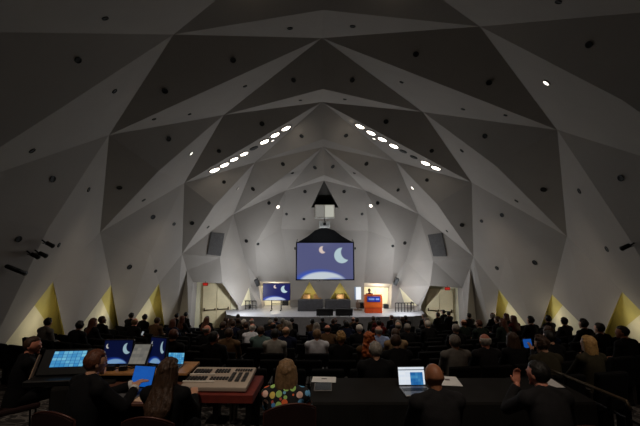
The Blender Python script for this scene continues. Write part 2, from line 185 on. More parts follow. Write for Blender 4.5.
def box(bm, c, s, rot=None, bev=0, seg=1):
    t = bmesh.new(); bmesh.ops.create_cube(t, size=1)
    for v in t.verts: v.co = Vector((v.co.x*s[0], v.co.y*s[1], v.co.z*s[2]))
    if bev: bmesh.ops.bevel(t, geom=t.edges[:], offset=bev, segments=seg, affect='EDGES', profile=.6)
    M = Matrix.Translation(Vector(c)) @ (rot.to_4x4() if rot is not None else Matrix())
    merge(bm, t, M); t.free(); return bm
def merge(bm, t, M=Matrix()):
    vs = {}
    for v in t.verts: vs[v] = bm.verts.new(M @ v.co)
    for f in t.faces:
        try: bm.faces.new([vs[v] for v in f.verts])
        except ValueError: pass
def frame(d):
    d = d.normalized(); up = Vector((0, 0, 1)) if abs(d.z) < .95 else Vector((1, 0, 0))
    a = d.cross(up).normalized(); return a, a.cross(d).normalized()
def tube(bm, pts, rad, n=8, caps=True):
    pts = [Vector(p) for p in pts]; rad = rad if isinstance(rad, (list, tuple)) else [rad]*len(pts)
    rings = []; d0 = pts[1]-pts[0]; a, b = frame(d0)
    for i, p in enumerate(pts):
        d = (pts[min(i+1, len(pts)-1)]-pts[max(i-1, 0)]).normalized()
        a = (a-d*a.dot(d)).normalized(); b = d.cross(a)
        rings.append([bm.verts.new(p+(a*math.cos(2*PI*k/n)+b*math.sin(2*PI*k/n))*rad[i]) for k in range(n)])
    for r0, r1 in zip(rings, rings[1:]):
        for k in range(n): bm.faces.new((r0[k], r0[(k+1) % n], r1[(k+1) % n], r1[k]))
    if caps: bm.faces.new(rings[0][::-1]); bm.faces.new(rings[-1])
    return bm
def ball(bm, c, r, u=12, v=8, M=None):
    t = bmesh.new(); bmesh.ops.create_uvsphere(t, u_segments=u, v_segments=v, radius=1)
    r = r if isinstance(r, (tuple, list)) else (r, r, r)
    S = Matrix.Translation(Vector(c)) @ (M.to_4x4() if M is not None else Matrix()) @ Matrix.Diagonal((*r, 1))
    merge(bm, t, S); t.free(); return bm
def capsule(bm, p0, p1, r0, r1, n=12):
    tube(bm, [p0, p1], [r0, r1], n); ball(bm, p0, r0, n, 8); ball(bm, p1, r1, n, 8); return bm
def loft(bm, rings, n=20):
    """rings: (centre, rx, ry[, tilt about x])"""
    R = []
    for q in rings:
        c, rx, ry = Vector(q[0]), q[1], q[2]; tl = q[3] if len(q) > 3 else 0
        row = []
        for k in range(n):
            a = 2*PI*k/n; y = ry*math.sin(a)
            row.append(bm.verts.new(c+Vector((rx*math.cos(a), y*math.cos(tl), y*math.sin(tl)))))
        R.append(row)
    for r0, r1 in zip(R, R[1:]):
        for k in range(n): bm.faces.new((r0[k], r0[(k+1) % n], r1[(k+1) % n], r1[k]))
    bm.faces.new(R[0][::-1]); bm.faces.new(R[-1]); return bm
def prism(bm, poly, z0, z1):
    lo = [bm.verts.new((x, y, z0)) for x, y in poly]; hi = [bm.verts.new((x, y, z1)) for x, y in poly]
    n = len(poly)
    bm.faces.new(lo[::-1]); bm.faces.new(hi)
    for i in range(n): bm.faces.new((lo[i], lo[(i+1) % n], hi[(i+1) % n], hi[i]))
    return bm
def slab(bm, quad, nrm, th):
    """a plate of thickness th behind the face quad"""
    q = [Vector(p) for p in quad]; nrm = Vector(nrm).normalized()
    a = [bm.verts.new(p) for p in q]; b = [bm.verts.new(p-nrm*th) for p in q]; n = len(q)
    bm.faces.new(a); bm.faces.new(b[::-1])
    for i in range(n): bm.faces.new((a[i], b[i], b[(i+1) % n], a[(i+1) % n]))
    return bm
def quad_uv(name, w, h, m, parent, mw, z=0):
    """a flat screen surface with a UV square; faces -Y, centred"""
    me = bpy.data.meshes.new(name)
    me.from_pydata([(-w/2, 0, -h/2), (w/2, 0, -h/2), (w/2, 0, h/2), (-w/2, 0, h/2)], [], [(0, 1, 2, 3)])
    uv = me.uv_layers.new(name='UVMap')
    for i, c in enumerate(((0, 0), (1, 0), (1, 1), (0, 1))): uv.data[i].uv = c
    me.materials.append(m); o = bpy.data.objects.new(name, me); C.objects.link(o)
    if parent: o.parent = parent
    o.matrix_local = mw; return o
def remesh(bm, vox, smooth=6, name='tmp', ratio=None):
    me = bpy.data.meshes.new(name); bmesh.ops.recalc_face_normals(bm, faces=bm.faces); bm.to_mesh(me); bm.free()
    o = bpy.data.objects.new(name, me); C.objects.link(o)
    r = o.modifiers.new('r', 'REMESH'); r.mode = 'VOXEL'; r.voxel_size = vox
    if smooth:
        s = o.modifiers.new('s', 'SMOOTH'); s.factor = .5; s.iterations = smooth
    if ratio:
        d = o.modifiers.new('d', 'DECIMATE'); d.ratio = ratio
    dg = bpy.context.evaluated_depsgraph_get(); dg.update()
    out = bpy.data.meshes.new_from_object(o.evaluated_get(dg))
    bpy.data.objects.remove(o); bpy.data.meshes.remove(me)
    out.polygons.foreach_set('use_smooth', [True]*len(out.polygons))
    return out
def from_mesh(name, me, m, parent=None, mw=None, label=None):
    """object on a shared mesh, material set on the object"""
    if not me.materials: me.materials.append(m)
    o = bpy.data.objects.new(name, me); C.objects.link(o)
    o.material_slots[0].link = 'OBJECT'; o.material_slots[0].material = m
    if parent: o.parent = parent
    if mw is not None: o.matrix_local = mw
    if label: o['label'] = label
    return o
ORD = ['zeroth', 'first', 'second', 'third', 'fourth', 'fifth', 'sixth', 'seventh', 'eighth', 'ninth', 'tenth', 'eleventh', 'twelfth', 'thirteenth', 'fourteenth', 'fifteenth', 'sixteenth', 'seventeenth', 'eighteenth', 'nineteenth', 'twentieth']
def ordn(i):
    if i <= 20: return ORD[i]
    tens = {2: 'twenty', 3: 'thirty', 4: 'forty'}[i//10]
    return (tens+'-'+ORD[i % 10]) if i % 10 else tens[:-1]+'ieth'

# ------------------------------------------------------------------ the hall
FOCUS_Y = 26.0
def zf(x, y):
    if y < 4.62: return 0.0
    yc = FOCUS_Y-math.hypot(x, y-FOCUS_Y)
    return max(-2.0, min(-.0, -.16-.134*(yc-4.85)))
bm = bmesh.new()                                  # raked floor in one sheet with the level platform at the back
xs = [-11+.5*i for i in range(45)]; ys = [-5+.5*i for i in range(20)]+[4.6, 4.62]+[5+.5*i for i in range(47)]
ys = sorted(set(y for y in ys if not 4.5 < y < 4.59))
G = [[bm.verts.new((x, y, zf(x, y))) for x in xs] for y in ys]
for j in range(len(ys)-1):
    for i in range(len(xs)-1): bm.faces.new((G[j][i], G[j][i+1], G[j+1][i+1], G[j+1][i]))
fl = link('floor', bm, CARPET); fl['kind'] = 'structure'

VV = {k: Vector(v) for k, v in DATA['V'].items()}
shell = {}
for g, *vs in DATA['F']: shell.setdefault(g, []).append(vs)
def shell_mesh(name, faces):
    bm = bmesh.new(); vm = {}
    for vs in faces:
        p = [VV[v] for v in vs]
        for v in vs:
            if v not in vm: vm[v] = bm.verts.new(VV[v])
        for k in range(1, len(vs)-1):
            try: bm.faces.new((vm[vs[0]], vm[vs[k]], vm[vs[k+1]]))
            except ValueError: pass
    # faces look into the hall
    cen = Vector((.3, 12, 2))
    for f in bm.faces:
        f.normal_update()
        if f.normal.dot(cen-f.calc_center_median()) < 0: f.normal_flip()
    return bm
def shell_link(name, bm, mats):
    me = bpy.data.meshes.new(name); bm.to_mesh(me); bm.free()
    for m in mats: me.materials.append(m)
    o = bpy.data.objects.new(name, me); C.objects.link(o); o['kind'] = 'structure'; return o

NICHE_LIGHTS = []
def niche(bm, a, nl, nr, gold_right, depth):
    """triangular recess behind the opening a-nl-nr: one gold cheek, one cream back"""
    A, Lp, Rp = VV[a], VV[nl], VV[nr]
    n = (Lp-A).cross(Rp-A).normalized()
    cen = Vector((.3, 12, 1))
    if n.dot(cen-A) < 0: n = -n
    if gold_right:
        m = A.lerp(Lp, .27); bk = Lp.lerp(Rp, .95); bk = bk+(bk-CAM)*.11; far = Rp
    else:
        m = A.lerp(Rp, .27); bk = Rp.lerp(Lp, .95); bk = bk+(bk-CAM)*.11; far = Lp
    near = Lp if gold_right else Rp
    v = {k: bm.verts.new(p) for k, p in dict(A=A, m=m, bk=bk, far=far, near=near).items()}
    f1 = bm.faces.new((v['A'], v['m'], v['bk'])); f2 = bm.faces.new((v['A'], v['bk'], v['far'])); f3 = bm.faces.new((v['m'], v['near'], v['bk']))
    f1.material_index = f2.material_index = 1; f3.material_index = 2
    # lower closing cheeks below the picture line
    lp = A*.42+far*.36+near*.22 + n*.50
    NICHE_LIGHTS.append((lp, n, A, bk))
bmL = shell_mesh('wall_left', shell['wall_left'])
niche(bmL, 'a1', 'H', 'n12', True, 1.0); niche(bmL, 'a2', 'n12', 'n23', True, 1.0); niche(bmL, 'a3', 'n23', 'n3', True, 1.0)
shell_link('wall_left', bmL, [PLASTER, GOLD, CREAM])
bmR = shell_mesh('wall_right', shell['wall_right'])
niche(bmR, 'a6', 'n56', 'Hr', False, 1.0); niche(bmR, 'a5', 'n45', 'n56', False, 1.0); niche(bmR, 'a4', 'n4', 'n45', False, 1.0)
shell_link('wall_right', bmR, [PLASTER, GOLD, CREAM])
shell_link('ceiling', shell_mesh('ceiling', shell['ceiling']), [PLASTER])

# the stage wall, with its portals, legs and three gold niches in the centre panel
bmB = shell_mesh('wall_back', [f for f in shell['wall_back'] if set(f) != {'Tb', 'Tbr', 'Tc', 'Tcr'}])
def qf(bm, pts, mi=0):
    f = bm.faces.new([bm.verts.new(p) for p in pts]); f.material_index = mi; return f
# legs with their white niches
for s, (vb, ea, pd, pc, pb) in {'l': ('Vb', 'ea', 'pd', 'pc', 'Pb'), 'r': ('Vbr', 'ear', 'pdr', 'pcr', 'Pbr')}.items():
    Vb, ea, pd, pc, pb = (VV[k] for k in (vb, ea, pd, pc, pb))
    b1 = pc.lerp(pd, .12); b2 = pc.lerp(pd, .82)
    qf(bmB, [pb, ea, b1, pc]); qf(bmB, [Vb, pd, b2, ea])
    back = Vector((0, .5, 0)); bk = (b1+b2)/2+back
    qf(bmB, [ea, b1, bk], 2); qf(bmB, [ea, bk, b2], 0)
    for p, q in ((pc, b1), (b1, bk), (bk, b2), (b2, pd)):
        qf(bmB, [p, q, q+Vector((0, 0, -1.6)), p+Vector((0, 0, -1.6))])
# portals behind the television and behind the lectern: reveal, soffit and rear wall
PORTAL = {}
for s, (ta, tb, tc, pd, vb) in {'l': ('Ta', 'Tb', 'Tc', 'pd', 'Vb'), 'r': ('Tar', 'Tbr', 'Tcr', 'pdr', 'Vbr')}.items():
    a, b, c, d, e = VV[ta], VV[tb], VV[tc].copy(), VV[pd].copy(), VV[vb]
    c.z = d.z = -1.0
    o = Vector((0, 1.3, 0)); oz = Vector((0, 1.3, -.35))
    qf(bmB, [a, b, b+oz, a+oz], 0)               # soffit sloping down to the rear
    qf(bmB, [a+oz, b+oz, c+o, d+o], 2)           # rear wall
    qf(bmB, [b, c, c+o, b+oz], 0)
    qf(bmB, [e, d, d+o, a+oz, a], 0)
    PORTAL[s] = (a+b)/2+Vector((0, .25, -.62))
# the centre panel with triangular openings
Tb, Tbr = VV['Tb'], VV['Tbr']; Tc, Tcr = VV['Tc'].copy(), VV['Tcr'].copy(); Tc.z = Tcr.z = -1.0
def on_panel(px, py):
    """point of the centre panel seen through that spot"""
    n = (Tbr-Tb).cross(Tc-Tb).normalized(); d = ray(px, py); t = (Tb-CAM).dot(n)/d.dot(n); return CAM+d*t
trs = []
for (ax, ay), (lx, ly), (rx, ry) in (((309.5, 281.8), (300, 300), (320, 300)), ((340, 282), (329.5, 300), (351, 300))):
    trs.append((on_panel(ax, ay), on_panel(lx, ly), on_panel(rx, ry)))
base_z = min(t[1].z for t in trs)
def pz(x, z):
    n = (Tbr-Tb).cross(Tc-Tb).normalized(); y = Tb.y-(n.x*(x-Tb.x)+n.z*(z-Tb.z))/n.y; return Vector((x, y, z))
xl, xr = Tb.x, Tbr.x
t1, t2 = trs
z0 = base_z
Lb, Rb = pz(xl, z0), pz(xr, z0)
for t in trs:
    for p in t[1:]:
        q = pz(p.x, z0); p.x, p.y, p.z = q
qf(bmB, [Tb, t1[0], t1[1], Lb]); qf(bmB, [t1[0], Tb, Tbr, t2[0]]); qf(bmB, [t1[0], t2[0], t2[1], t1[2]]); qf(bmB, [t2[0], Tbr, Rb, t2[2]])
qf(bmB, [Lb, Rb, Tcr, Tc])
for t in trs:
    bk0 = t[1].lerp(t[2], .08)+Vector((0, .4, 0)); bk1 = t[1].lerp(t[2], .92)+Vector((0, .4, 0))
    qf(bmB, [t[0], bk0, bk1], 1); qf(bmB, [t[0], t[1], bk0], 1); qf(bmB, [t[0], bk1, t[2]], 1); qf(bmB, [t[1], t[2], bk1, bk0], 1)
    NICHE_LIGHTS.append(((t[0]+bk0+bk1)/3+Vector((0, -.42, -.12)), None, t[0], bk0))
# projection booth: a dark hooded recess
Ap, Bl, Br = VV['T8'], VV['Bl'], VV['Br_']
hb = Vector((0, 1.6, .1))
DKBOOTH = mat('booth_interior', (52, 48, 44), .8)
qf(bmB, [Ap, Bl, Bl+hb], 3); qf(bmB, [Ap, Bl+hb, Br+hb], 3); qf(bmB, [Ap, Br+hb, Br], 3)
qf(bmB, [Bl, Br, Br+hb, Bl+hb], 3)
shell_link('wall_back', bmB, [PLASTER, GOLD, CREAM, DKBOOTH])

# door portals in the side bays
DOORW = mat('door_cream', (222, 206, 166), .55, var=.04)
for s, sx in (('l', -1), ('r', 1)):
    Pa, pb, Pb, pc = (VV[k+('' if s == 'l' else 'r')] for k in ('Pa', 'pb', 'Pb', 'pc'))
    pb = pb.copy(); pc = pc.copy()
    bm = bmesh.new()
    o = Vector((sx*1.0, 1.0, 0)) if False else Vector((sx*.15, 1.25, 0))
    oz = o+Vector((0, 0, -.10))
    lowc = pc+Vector((sx*-.35, 0, -1.3))
    qf(bm, [Pa, Pb, Pb+oz, Pa+oz]); qf(bm, [Pa, pb, pb+o, Pa+oz]); qf(bm, [Pb, pc, pc+o*.5, Pb+oz]); qf(bm, [pc, lowc, lowc+o*.5, pc+o*.5])
    zt = min(Pa.z, Pb.z)-.08
    w0 = pb+o; w0 = Vector((w0.x, w0.y, -2.2)); wt = Vector((w0.x, w0.y, Pa.z))
    e1 = Vector((lowc.x-sx*.3, pc.y+1.0, -2.2)); et = Vector((e1.x, e1.y, Pa.z))
    qf(bm, [w0, e1, et, wt], 1)
    bmesh.ops.recalc_face_normals(bm, faces=bm.faces)
    shell_link('wall_portal_left' if s == 'l' else 'wall_portal_right', bm, [PLASTER, CREAM])
    # double door standing in that rear wall
    d = (e1-w0).normalized(); ang = math.atan2(d.y, d.x)
    t0, t1_ = ((.12, .60) if s == 'l' else (.10, .60))
    mid = w0.lerp(e1, (t0+t1_)/2); wid = (e1-w0).length*(t1_-t0)
    fz = zf(mid.x, mid.y)
    ht = Pa.z-.18-fz
    rz = ang if s == 'l' else ang+PI
    root = empty('door_1' if s == 'l' else 'door_2', (mid.x, mid.y-.05, fz), rz); root['kind'] = 'structure'
    b = bmesh.new(); box(b, (0, .03, ht/2), (wid+.16, .05, ht+.06)); fr = link('door_frame', b, mat('door_frame', (196, 180, 140), .5), root)
    for q in (-1, 1):
        b = bmesh.new(); box(b, (q*wid/4, -.02, ht/2), (wid/2-.02, .05, ht-.04), bev=.006); lf = link('door_leaf', b, DOORW, root)
        b = bmesh.new(); zb = ht*.42
        box(b, (q*wid/4, -.10, zb), (wid/2*.8, .04, .06), bev=.01); box(b, (q*wid/2*.86, -.07, zb+.04), (.06, .08, .18), bev=.01); box(b, (q*.08, -.07, zb+.02), (.07, .08, .12), bev=.01)
        link('panic_bar', b, mat('bronze_bar', (70, 52, 34), .4, .5), lf)
    # exit sign on the soffit
    ep = at(205.5, 284.2, Pa.y-.05) if s == 'l' else at(447.3, 288.4, Par_y-.05) if False else at(205.5, 284.2, Pa.y-.05) if s == 'l' else at(447.3, 288.6, Pa.y-.05)
    es = empty('exit_sign', ep, 0, 'small red lit exit sign above the double doors on the '+('television' if s == 'l' else 'lectern')+' side', 'sign')
    b = bmesh.new(); box(b, (0, 0, 0), (.30, .07, .17), bev=.01); link('housing', b, mat('sign_housing', (110, 20, 14), .5), es)
    b = bmesh.new(); box(b, (0, -.038, 0), (.24, .008, .11), bev=.003); link('lit_panel', b, emat('exit_red', (235, 40, 24), .55), es)
    b = bmesh.new(); tube(b, [(0, 0, .08), (0, 0, .17)], .015); link('stem', b, DKMETAL, es)

# rear wall behind the camera and floor edge
bm = bmesh.new()
ring = [VV['XH'], VV['XL'], VV['XK'], VV['X0'], VV['XKr'], VV['XLr'], VV['XHr']]
bm.faces.new([bm.verts.new(p) for p in ring]); shell_link('wall_front', bm, [PLASTER])

# ------------------------------------------------------------------ ceiling luminaires
def place_dir(o, p, n, off=0):
    n = Vector(n); a, b = frame(n); M = Matrix((a, n.cross(a), n)).transposed().to_4x4(); M.translation = Vector(p)+n*off; o.matrix_world = M
def ranked(lst, bands):
    """label suffix per luminaire: rank from the left inside height bands"""
    pr = [(i, *proj(q[:3])) for i, q in enumerate(lst)]
    pr.sort(key=lambda t: t[2]); out = {}
    per = math.ceil(len(pr)/bands)
    for b in range(bands):
        row = sorted(pr[b*per:(b+1)*per], key=lambda t: t[1])
        for k, t in enumerate(row): out[t[0]] = (k+1, b+1)
    return out
def can(r, depth_ring=.02):
    b = bmesh.new(); n = 20
    a0 = [b.verts.new((r*1.15*math.cos(2*PI*k/n), r*1.15*math.sin(2*PI*k/n), 0.0)) for k in range(n)]
    a1 = [b.verts.new((r*1.12*math.cos(2*PI*k/n), r*1.12*math.sin(2*PI*k/n), depth_ring)) for k in range(n)]
    a2 = [b.verts.new((r*.92*math.cos(2*PI*k/n), r*.92*math.sin(2*PI*k/n), depth_ring)) for k in range(n)]
    a3 = [b.verts.new((r*.85*math.cos(2*PI*k/n), r*.85*math.sin(2*PI*k/n), depth_ring*.3)) for k in range(n)]
    for u, v in ((a0, a1), (a1, a2), (a2, a3)):
        for k in range(n): b.faces.new((u[k], u[(k+1) % n], v[(k+1) % n], v[k]))
    b.faces.new(a3); return b
DARKCAN = mat('unlit_can', (12, 11, 10), .6)
rk = ranked(DATA['dark'], 8)
for i, q in enumerate(DATA['dark']):
    k, bnd = rk[i]
    o = link('recessed_downlight', can(q[6]*.64), DARKCAN); place_dir(o, q[:3], q[3:6], .002)
    tagobj(o, f'small unlit black downlight hole in the facets, {ordn(k)} from left in {ordn(bnd)} band from top', 'downlight', 'unlit downlights in the folded ceiling')
def lamp(q, label, group, lit=True, ms=LAMPW):
    r = q[6]; e = bpy.data.objects.new('spotlight' if r > .14 else 'downlight', None); C.objects.link(e); place_dir(e, q[:3], q[3:6], .0); tagobj(e, label, 'light', group)
    b = can(r, .03); link('rim', b, mat('lamp_rim', (120, 116, 110), .4, .3) if lit else DARKCAN, e)
    b = bmesh.new(); ball(b, (0, 0, .02), (r*.9, r*.9, r*.22 if lit else .02), 16, 8); link('lens', b, ms if lit else DARKCAN, e, True)
    return e
half = {-1: 0, 1: 0}
for q in sorted(DATA['big'], key=lambda q: -q[2]):
    s = -1 if q[0] < 0 else 1; half[s] += 1
    lamp(q, f'bright round white spotlight, {ordn(half[s])} from the top of the {"left" if s<0 else "right"} sloping lamp row', 'stage spotlights in the ceiling slots')
for j, q in enumerate(DATA['bigdark']):
    lamp(q, ('unlit spotlight in the gap of the left lamp row' if j == 0 else 'unlit spotlight in the right lamp row, the '+('upper' if j == 1 else 'lower')+' of two'), 'stage spotlights in the ceiling slots', False)
small_names = ['small lit lamp tucked under the left spotlight row', 'small lit lamp tucked under the right spotlight row', 'small lit downlight high on the far left pale facet', 'dim small lamp on the pale facet below the left spotlight row', 'small lit downlight on stage wall left of the booth', 'small lit downlight on the pale facet below the right spotlight row', 'small lit downlight on stage wall right of the booth', 'single lit white downlight high on the right ceiling']
for j, q in enumerate(DATA['small']):
    lamp(q, small_names[j], 'small lit downlights', True, emat('dim_lamp', (255, 244, 230), .35) if j == 3 else emat('small_lamp', (255, 246, 234), 2.2))

# loudspeaker panels, wall brackets
for q, side in zip(DATA['spk'], ('left', 'right')):
    n = Vector(q[0][3:6]); pts = [Vector(c[:3])+n*.05 for c in q]
    root = empty('loudspeaker', sum(pts, Vector())/4, 0, f'dark grey slanted loudspeaker panel flat on the folded wall, {side} of the stage', 'loudspeaker')
    M = Matrix.Translation(-root.location)
    b = bmesh.new(); slab(b, [M@p for p in pts], n, .05); link('cabinet', b, mat('speaker_grey', (84, 82, 82), .7), root)
    cen = sum(pts, Vector())/4; ins = [cen+(p-cen)*.93+n*.015 for p in pts]
    b = bmesh.new(); slab(b, [M@p for p in ins], n, .012); link('grille', b, mat('grille_grey', (88, 86, 86), .9, bump=.6, bscale=160), root)
def stage_lamp(p, n, label, L=.30, aim=None):
    n = Vector(n); root = empty('stage_light', p, 0, label, 'light', 'side wall stage lights')
    p2 = n*.26+Vector((0, 0, -.04)); d = Vector(aim) if aim else Vector((0, 1, -.35)); d.normalize()
    b = bmesh.new(); tube(b, [p2-d*L*.55, p2-d*L*.5, p2+d*L*.4, p2+d*L*.5], [.035, .055, .06, .07], 14); link('barrel', b, DKMETAL, root, True)
    b = bmesh.new(); a, _ = frame(d); tube(b, [p2+a*.11, p2+a*.11+n*-.12, p2-a*.11+n*-.12, p2-a*.11], .012, 6); link('yoke', b, DKMETAL, root)
    b = bmesh.new(); tube(b, [(0, 0, 0), p2-n*.12], .02, 8); link('bracket', b, DKMETAL, root)
gl = ['long black stage light at the far left edge of the left wall', 'small black stage light on the left wall next to the long one', 'black stage light on left wall close to the pale fold', 'uppermost black stage light beside the pale fold of left wall', 'black stage light on the right wall beside the dark facet']
for j, q in enumerate(DATA['gear']):
    stage_lamp(q[:3], q[3:6], gl[j], .62 if j == 0 else .24)
for j, q in enumerate(DATA['brk']):
    p = Vector(q[:3]); n = Vector(q[3:6]); s = -1 if p.x < 0 else 1
    root = empty('wall_loudspeaker', p, 0, 'small black loudspeaker on an arm above '+('the television' if s < 0 else 'the stage, right of lectern'), 'loudspeaker')
    b = bmesh.new(); tube(b, [(0, 0, 0), n*.3], .025, 8); link('arm', b, DKMETAL, root)
    b = bmesh.new(); box(b, n*.42+Vector((-s*.02, 0, -.06)), (.24, .26, .44), Matrix.Rotation(s*.35, 3, 'Y') @ Matrix.Rotation(.3, 3, 'X'), .02); link('cabinet', b, BLACKP, root)

# projection booth window and the little box under it
bp = at(324.7, 211.2, 19.3)
root = empty('projection_window', (bp.x, bp.y, bp.z), 0, 'white two-pane projection booth window under the dark pointed hood', 'window')
b = bmesh.new(); box(b, (0, .12, 0), (1.10, .22, .74), bev=.02); link('housing', b, mat('booth_white', (196, 194, 186), .6), root)
for q in (-1, 1):
    b = bmesh.new(); box(b, (q*.26, -.005, 0), (.49, .02, .66), bev=.006); link('pane', b, emat('pane_added_glow' if q > 0 else 'pane_weak_added_glow', (226, 226, 212) if q > 0 else (190, 188, 180), .55 if q > 0 else .38), root)  # emission added to brighten the panes, one stronger than the other
bp = at(324.5, 224.5, 21.0)
root = empty('projector', bp, 0, 'small grey projector box hung between booth window and black screen hood', 'projector')
b = bmesh.new(); box(b, (0, 0, 0), (.66, .5, .38), bev=.03, seg=2); link('housing', b, mat('projector_grey', (150, 150, 146), .5), root)
b = bmesh.new(); tube(b, [(0, -.24, 0), (0, -.30, 0)], [.09, .08], 14); link('lens', b, BLACKP, root)
b = bmesh.new(); box(b, (0, -.252, -.06), (.5, .01, .18), bev=.004); link('vent', b, mat('vent_grey', (118, 118, 116), .5), root)
b = bmesh.new(); tube(b, [(0, 0, .15), (0, .6, .55)], .03, 8); link('mount', b, DKMETAL, root)

# projection screen and its black hood
sc0, sc1 = at(297.2, 243.0, 21.4), at(353.3, 279.2, 21.4)
w, h = sc1.x-sc0.x, sc0.z-sc1.z; cx, cz = (sc0.x+sc1.x)/2, (sc0.z+sc1.z)/2
root = empty('projection_screen', (cx, 21.4, cz), 0, 'large lit projection screen showing two crescent moons over a planet rim', 'screen')
quad_uv('screen_surface', w, h, SCREEN, root, Matrix.Translation((0, -.012, 0)))
b = bmesh.new()
for q in (-1, 1): box(b, (q*(w/2+.035), .02, 0), (.07, .05, h+.14))
for q in (-1, 1): box(b, (0, .02, q*(h/2+.035)), (w+.14, .05, .07))
box(b, (0, .035, 0), (w, .02, h)); link('frame', b, BLACK, root)
b = bmesh.new()
for q in (-1, 1): tube(b, [(q*(w/2+.05), .05, h/2), (q*(w/2+.05), .9, h/2+.25)], .025, 8); box(b, (q*(w/2+.13), .03, h*.35), (.08, .08, .14))
link('mount', b, DKMETAL, root)
hd = empty('screen_hood', (cx, 21.45, cz+h/2+.03), 0, 'black pointed fabric hood above the projection screen', 'hood')
ap = at(322.3, 228.3, 21.9); az = ap.z-(cz+h/2+.03)
b = bmesh.new(); prof = [(-w/2-.02, 0), (-w/2*.62, az*.42), (-w/2*.36, az*.82), (-.18, az*.99), (.1, az*.99), (w/2*.34, az*.82), (w/2*.62, az*.42), (w/2+.02, 0)]
lo = [b.verts.new((x, -.02-(0.0), z)) for x, z in prof]; hi = [b.verts.new((x*.96, .75, z+.02)) for x, z in prof]
b.faces.new(lo); b.faces.new(hi[::-1])
for i in range(len(prof)): b.faces.new((lo[i], hi[i], hi[(i+1) % len(prof)], lo[(i+1) % len(prof)]))
link('drape', b, BLACK, hd); b = bmesh.new(); tube(b, [(-w/2-.06, -.03, .0), (w/2+.06, -.03, .0)], .04, 10); link('roller', b, BLACK, hd)

# ------------------------------------------------------------------ stage
ZS = -.95
poly = [(-5.9, 25.2), (-5.75, 22.2), (-5.25, 20.6), (-4.6, 20.1), (-2.6, 19.85), (2.9, 19.85), (5.1, 20.1), (5.95, 20.6), (6.2, 22.2), (6.4, 25.2)]
bm = bmesh.new(); prism(bm, poly, -2.3, ZS)
for f in bm.faces: f.normal_update(); f.material_index = 0 if f.normal.z > .5 else 1
me = bpy.data.meshes.new('stage'); bmesh.ops.recalc_face_normals(bm, faces=bm.faces); bm.to_mesh(me); bm.free()
me.materials.append(STAGEW); me.materials.append(STAGEF)
o = bpy.data.objects.new('trim_1', me); C.objects.link(o); o['kind'] = 'structure'

# lectern
p = onz(373.9, 313.2, ZS)
root = empty('lectern', (p.x, p.y+.3, ZS), 0, 'orange lectern with a blue sign standing on the stage', 'lectern')
W = 17.0*(p-CAM).length/F_PX*.985
b = bmesh.new(); box(b, (0, 0, .15), (W*.97, .58, .30), bev=.01); link('plinth', b, mat('orange_dark', (196, 70, 16), .5), root)
b = bmesh.new(); box(b, (0, 0, .64), (W, .62, .66), bev=.012); link('body', b, ORANGE, root)
b = bmesh.new(); box(b, (0, .02, 1.0), (W*1.02, .66, .05), Matrix.Rotation(-.12, 3, 'X'), .01); link('desk_top', b, ORANGE, root)
b = bmesh.new(); box(b, (.0, -.325, .80), (W*.74, .02, .31), bev=.004); sg = link('sign', b, mat('sign_blue', (28, 52, 170), .4, var=.1), root)
b = bmesh.new(); box(b, (-.13, -.338, .80), (W*.33, .008, .11), bev=.003); box(b, (.22, -.338, .80), (W*.20, .008, .10), bev=.003); link('lettering', b, mat('sign_text', (150, 178, 236), .5), sg)
for q in (-.1, .14):
    b = bmesh.new(); tube(b, [(q, .1, 1.02), (q, 0, 1.2), (q, -.08, 1.26)], .012, 6); mc = link('microphone', b, BLACKP, root)
# presenter half hidden behind the lectern is added with the people

# skirted tables
SKIRT = mat('dark_skirt', (58, 57, 60), .85, var=.15)
for j, (x0, x1) in enumerate(((297.6, 323.0), (325.2, 350.8))):
    pa, pb = onz(x0, 311.5, ZS), onz(x1, 311.5, ZS); W = pb.x-pa.x
    root = empty('panel_table', ((pa.x+pb.x)/2, pa.y+.35, ZS), 0, 'stage table under a dark pleated skirt, '+('nearer the television' if j == 0 else 'nearer the lectern'), 'table', 'skirted stage tables')
    b = bmesh.new(); box(b, (0, 0, .64), (W, .7, .04), bev=.012); link('tabletop', b, SKIRT, root)
    b = bmesh.new(); n = 60; lo, hi = [], []
    per = [(-W/2+.01, .34), (-W/2+.01, -.34), (W/2-.01, -.34), (W/2-.01, .34)]
    pts = []
    for (ax, ay), (bx, by), cnt in ((per[0], per[1], 14), (per[1], per[2], 44), (per[2], per[3], 14)):
        for k in range(cnt): t = k/cnt; pts.append((ax+(bx-ax)*t, ay+(by-ay)*t))
    pts.append(per[3])
    for k, (x, y) in enumerate(pts):
        q = .012*(1 if k % 2 else -1); sx_ = 1 if abs(abs(x)-W/2) < .02 else 0
        hi.append(b.verts.new((x, y, .62))); lo.append(b.verts.new((x+(q*(1 if x > 0 else -1) if sx_ else 0), y+(q if not sx_ else 0), .01)))
    for k in range(len(pts)-1): b.faces.new((hi[k], hi[k+1], lo[k+1], lo[k]))
    link('skirt', b, SKIRT, root)
for px_, lab in ((306, 'tan chair back showing above the skirted table nearer the television'), (317.5, 'tan chair back between the two gold niches, above skirted table'), (341, 'tan chair back showing above the skirted table nearer the lectern')):
    p = onz(px_, 309, ZS); root = empty('panel_chair', (p.x, p.y+.55, ZS), PI, lab, 'chair', 'tan chairs behind the stage tables')
    m_ = mat('tan_leather', (168, 130, 84), .5)
    b = bmesh.new(); box(b, (0, 0, .42), (.48, .46, .09), bev=.03, seg=2); link('seat', b, m_, root)
    b = bmesh.new(); box(b, (0, -.22, .62), (.50, .08, .40), Matrix.Rotation(.15, 3, 'X'), .03, 2); link('backrest', b, m_, root)
    for lx in (-.2, .2):
        for ly in (-.19, .19):
            b = bmesh.new(); tube(b, [(lx, ly, .0), (lx, ly, .4)], .015, 8); link('leg', b, STEEL, root)
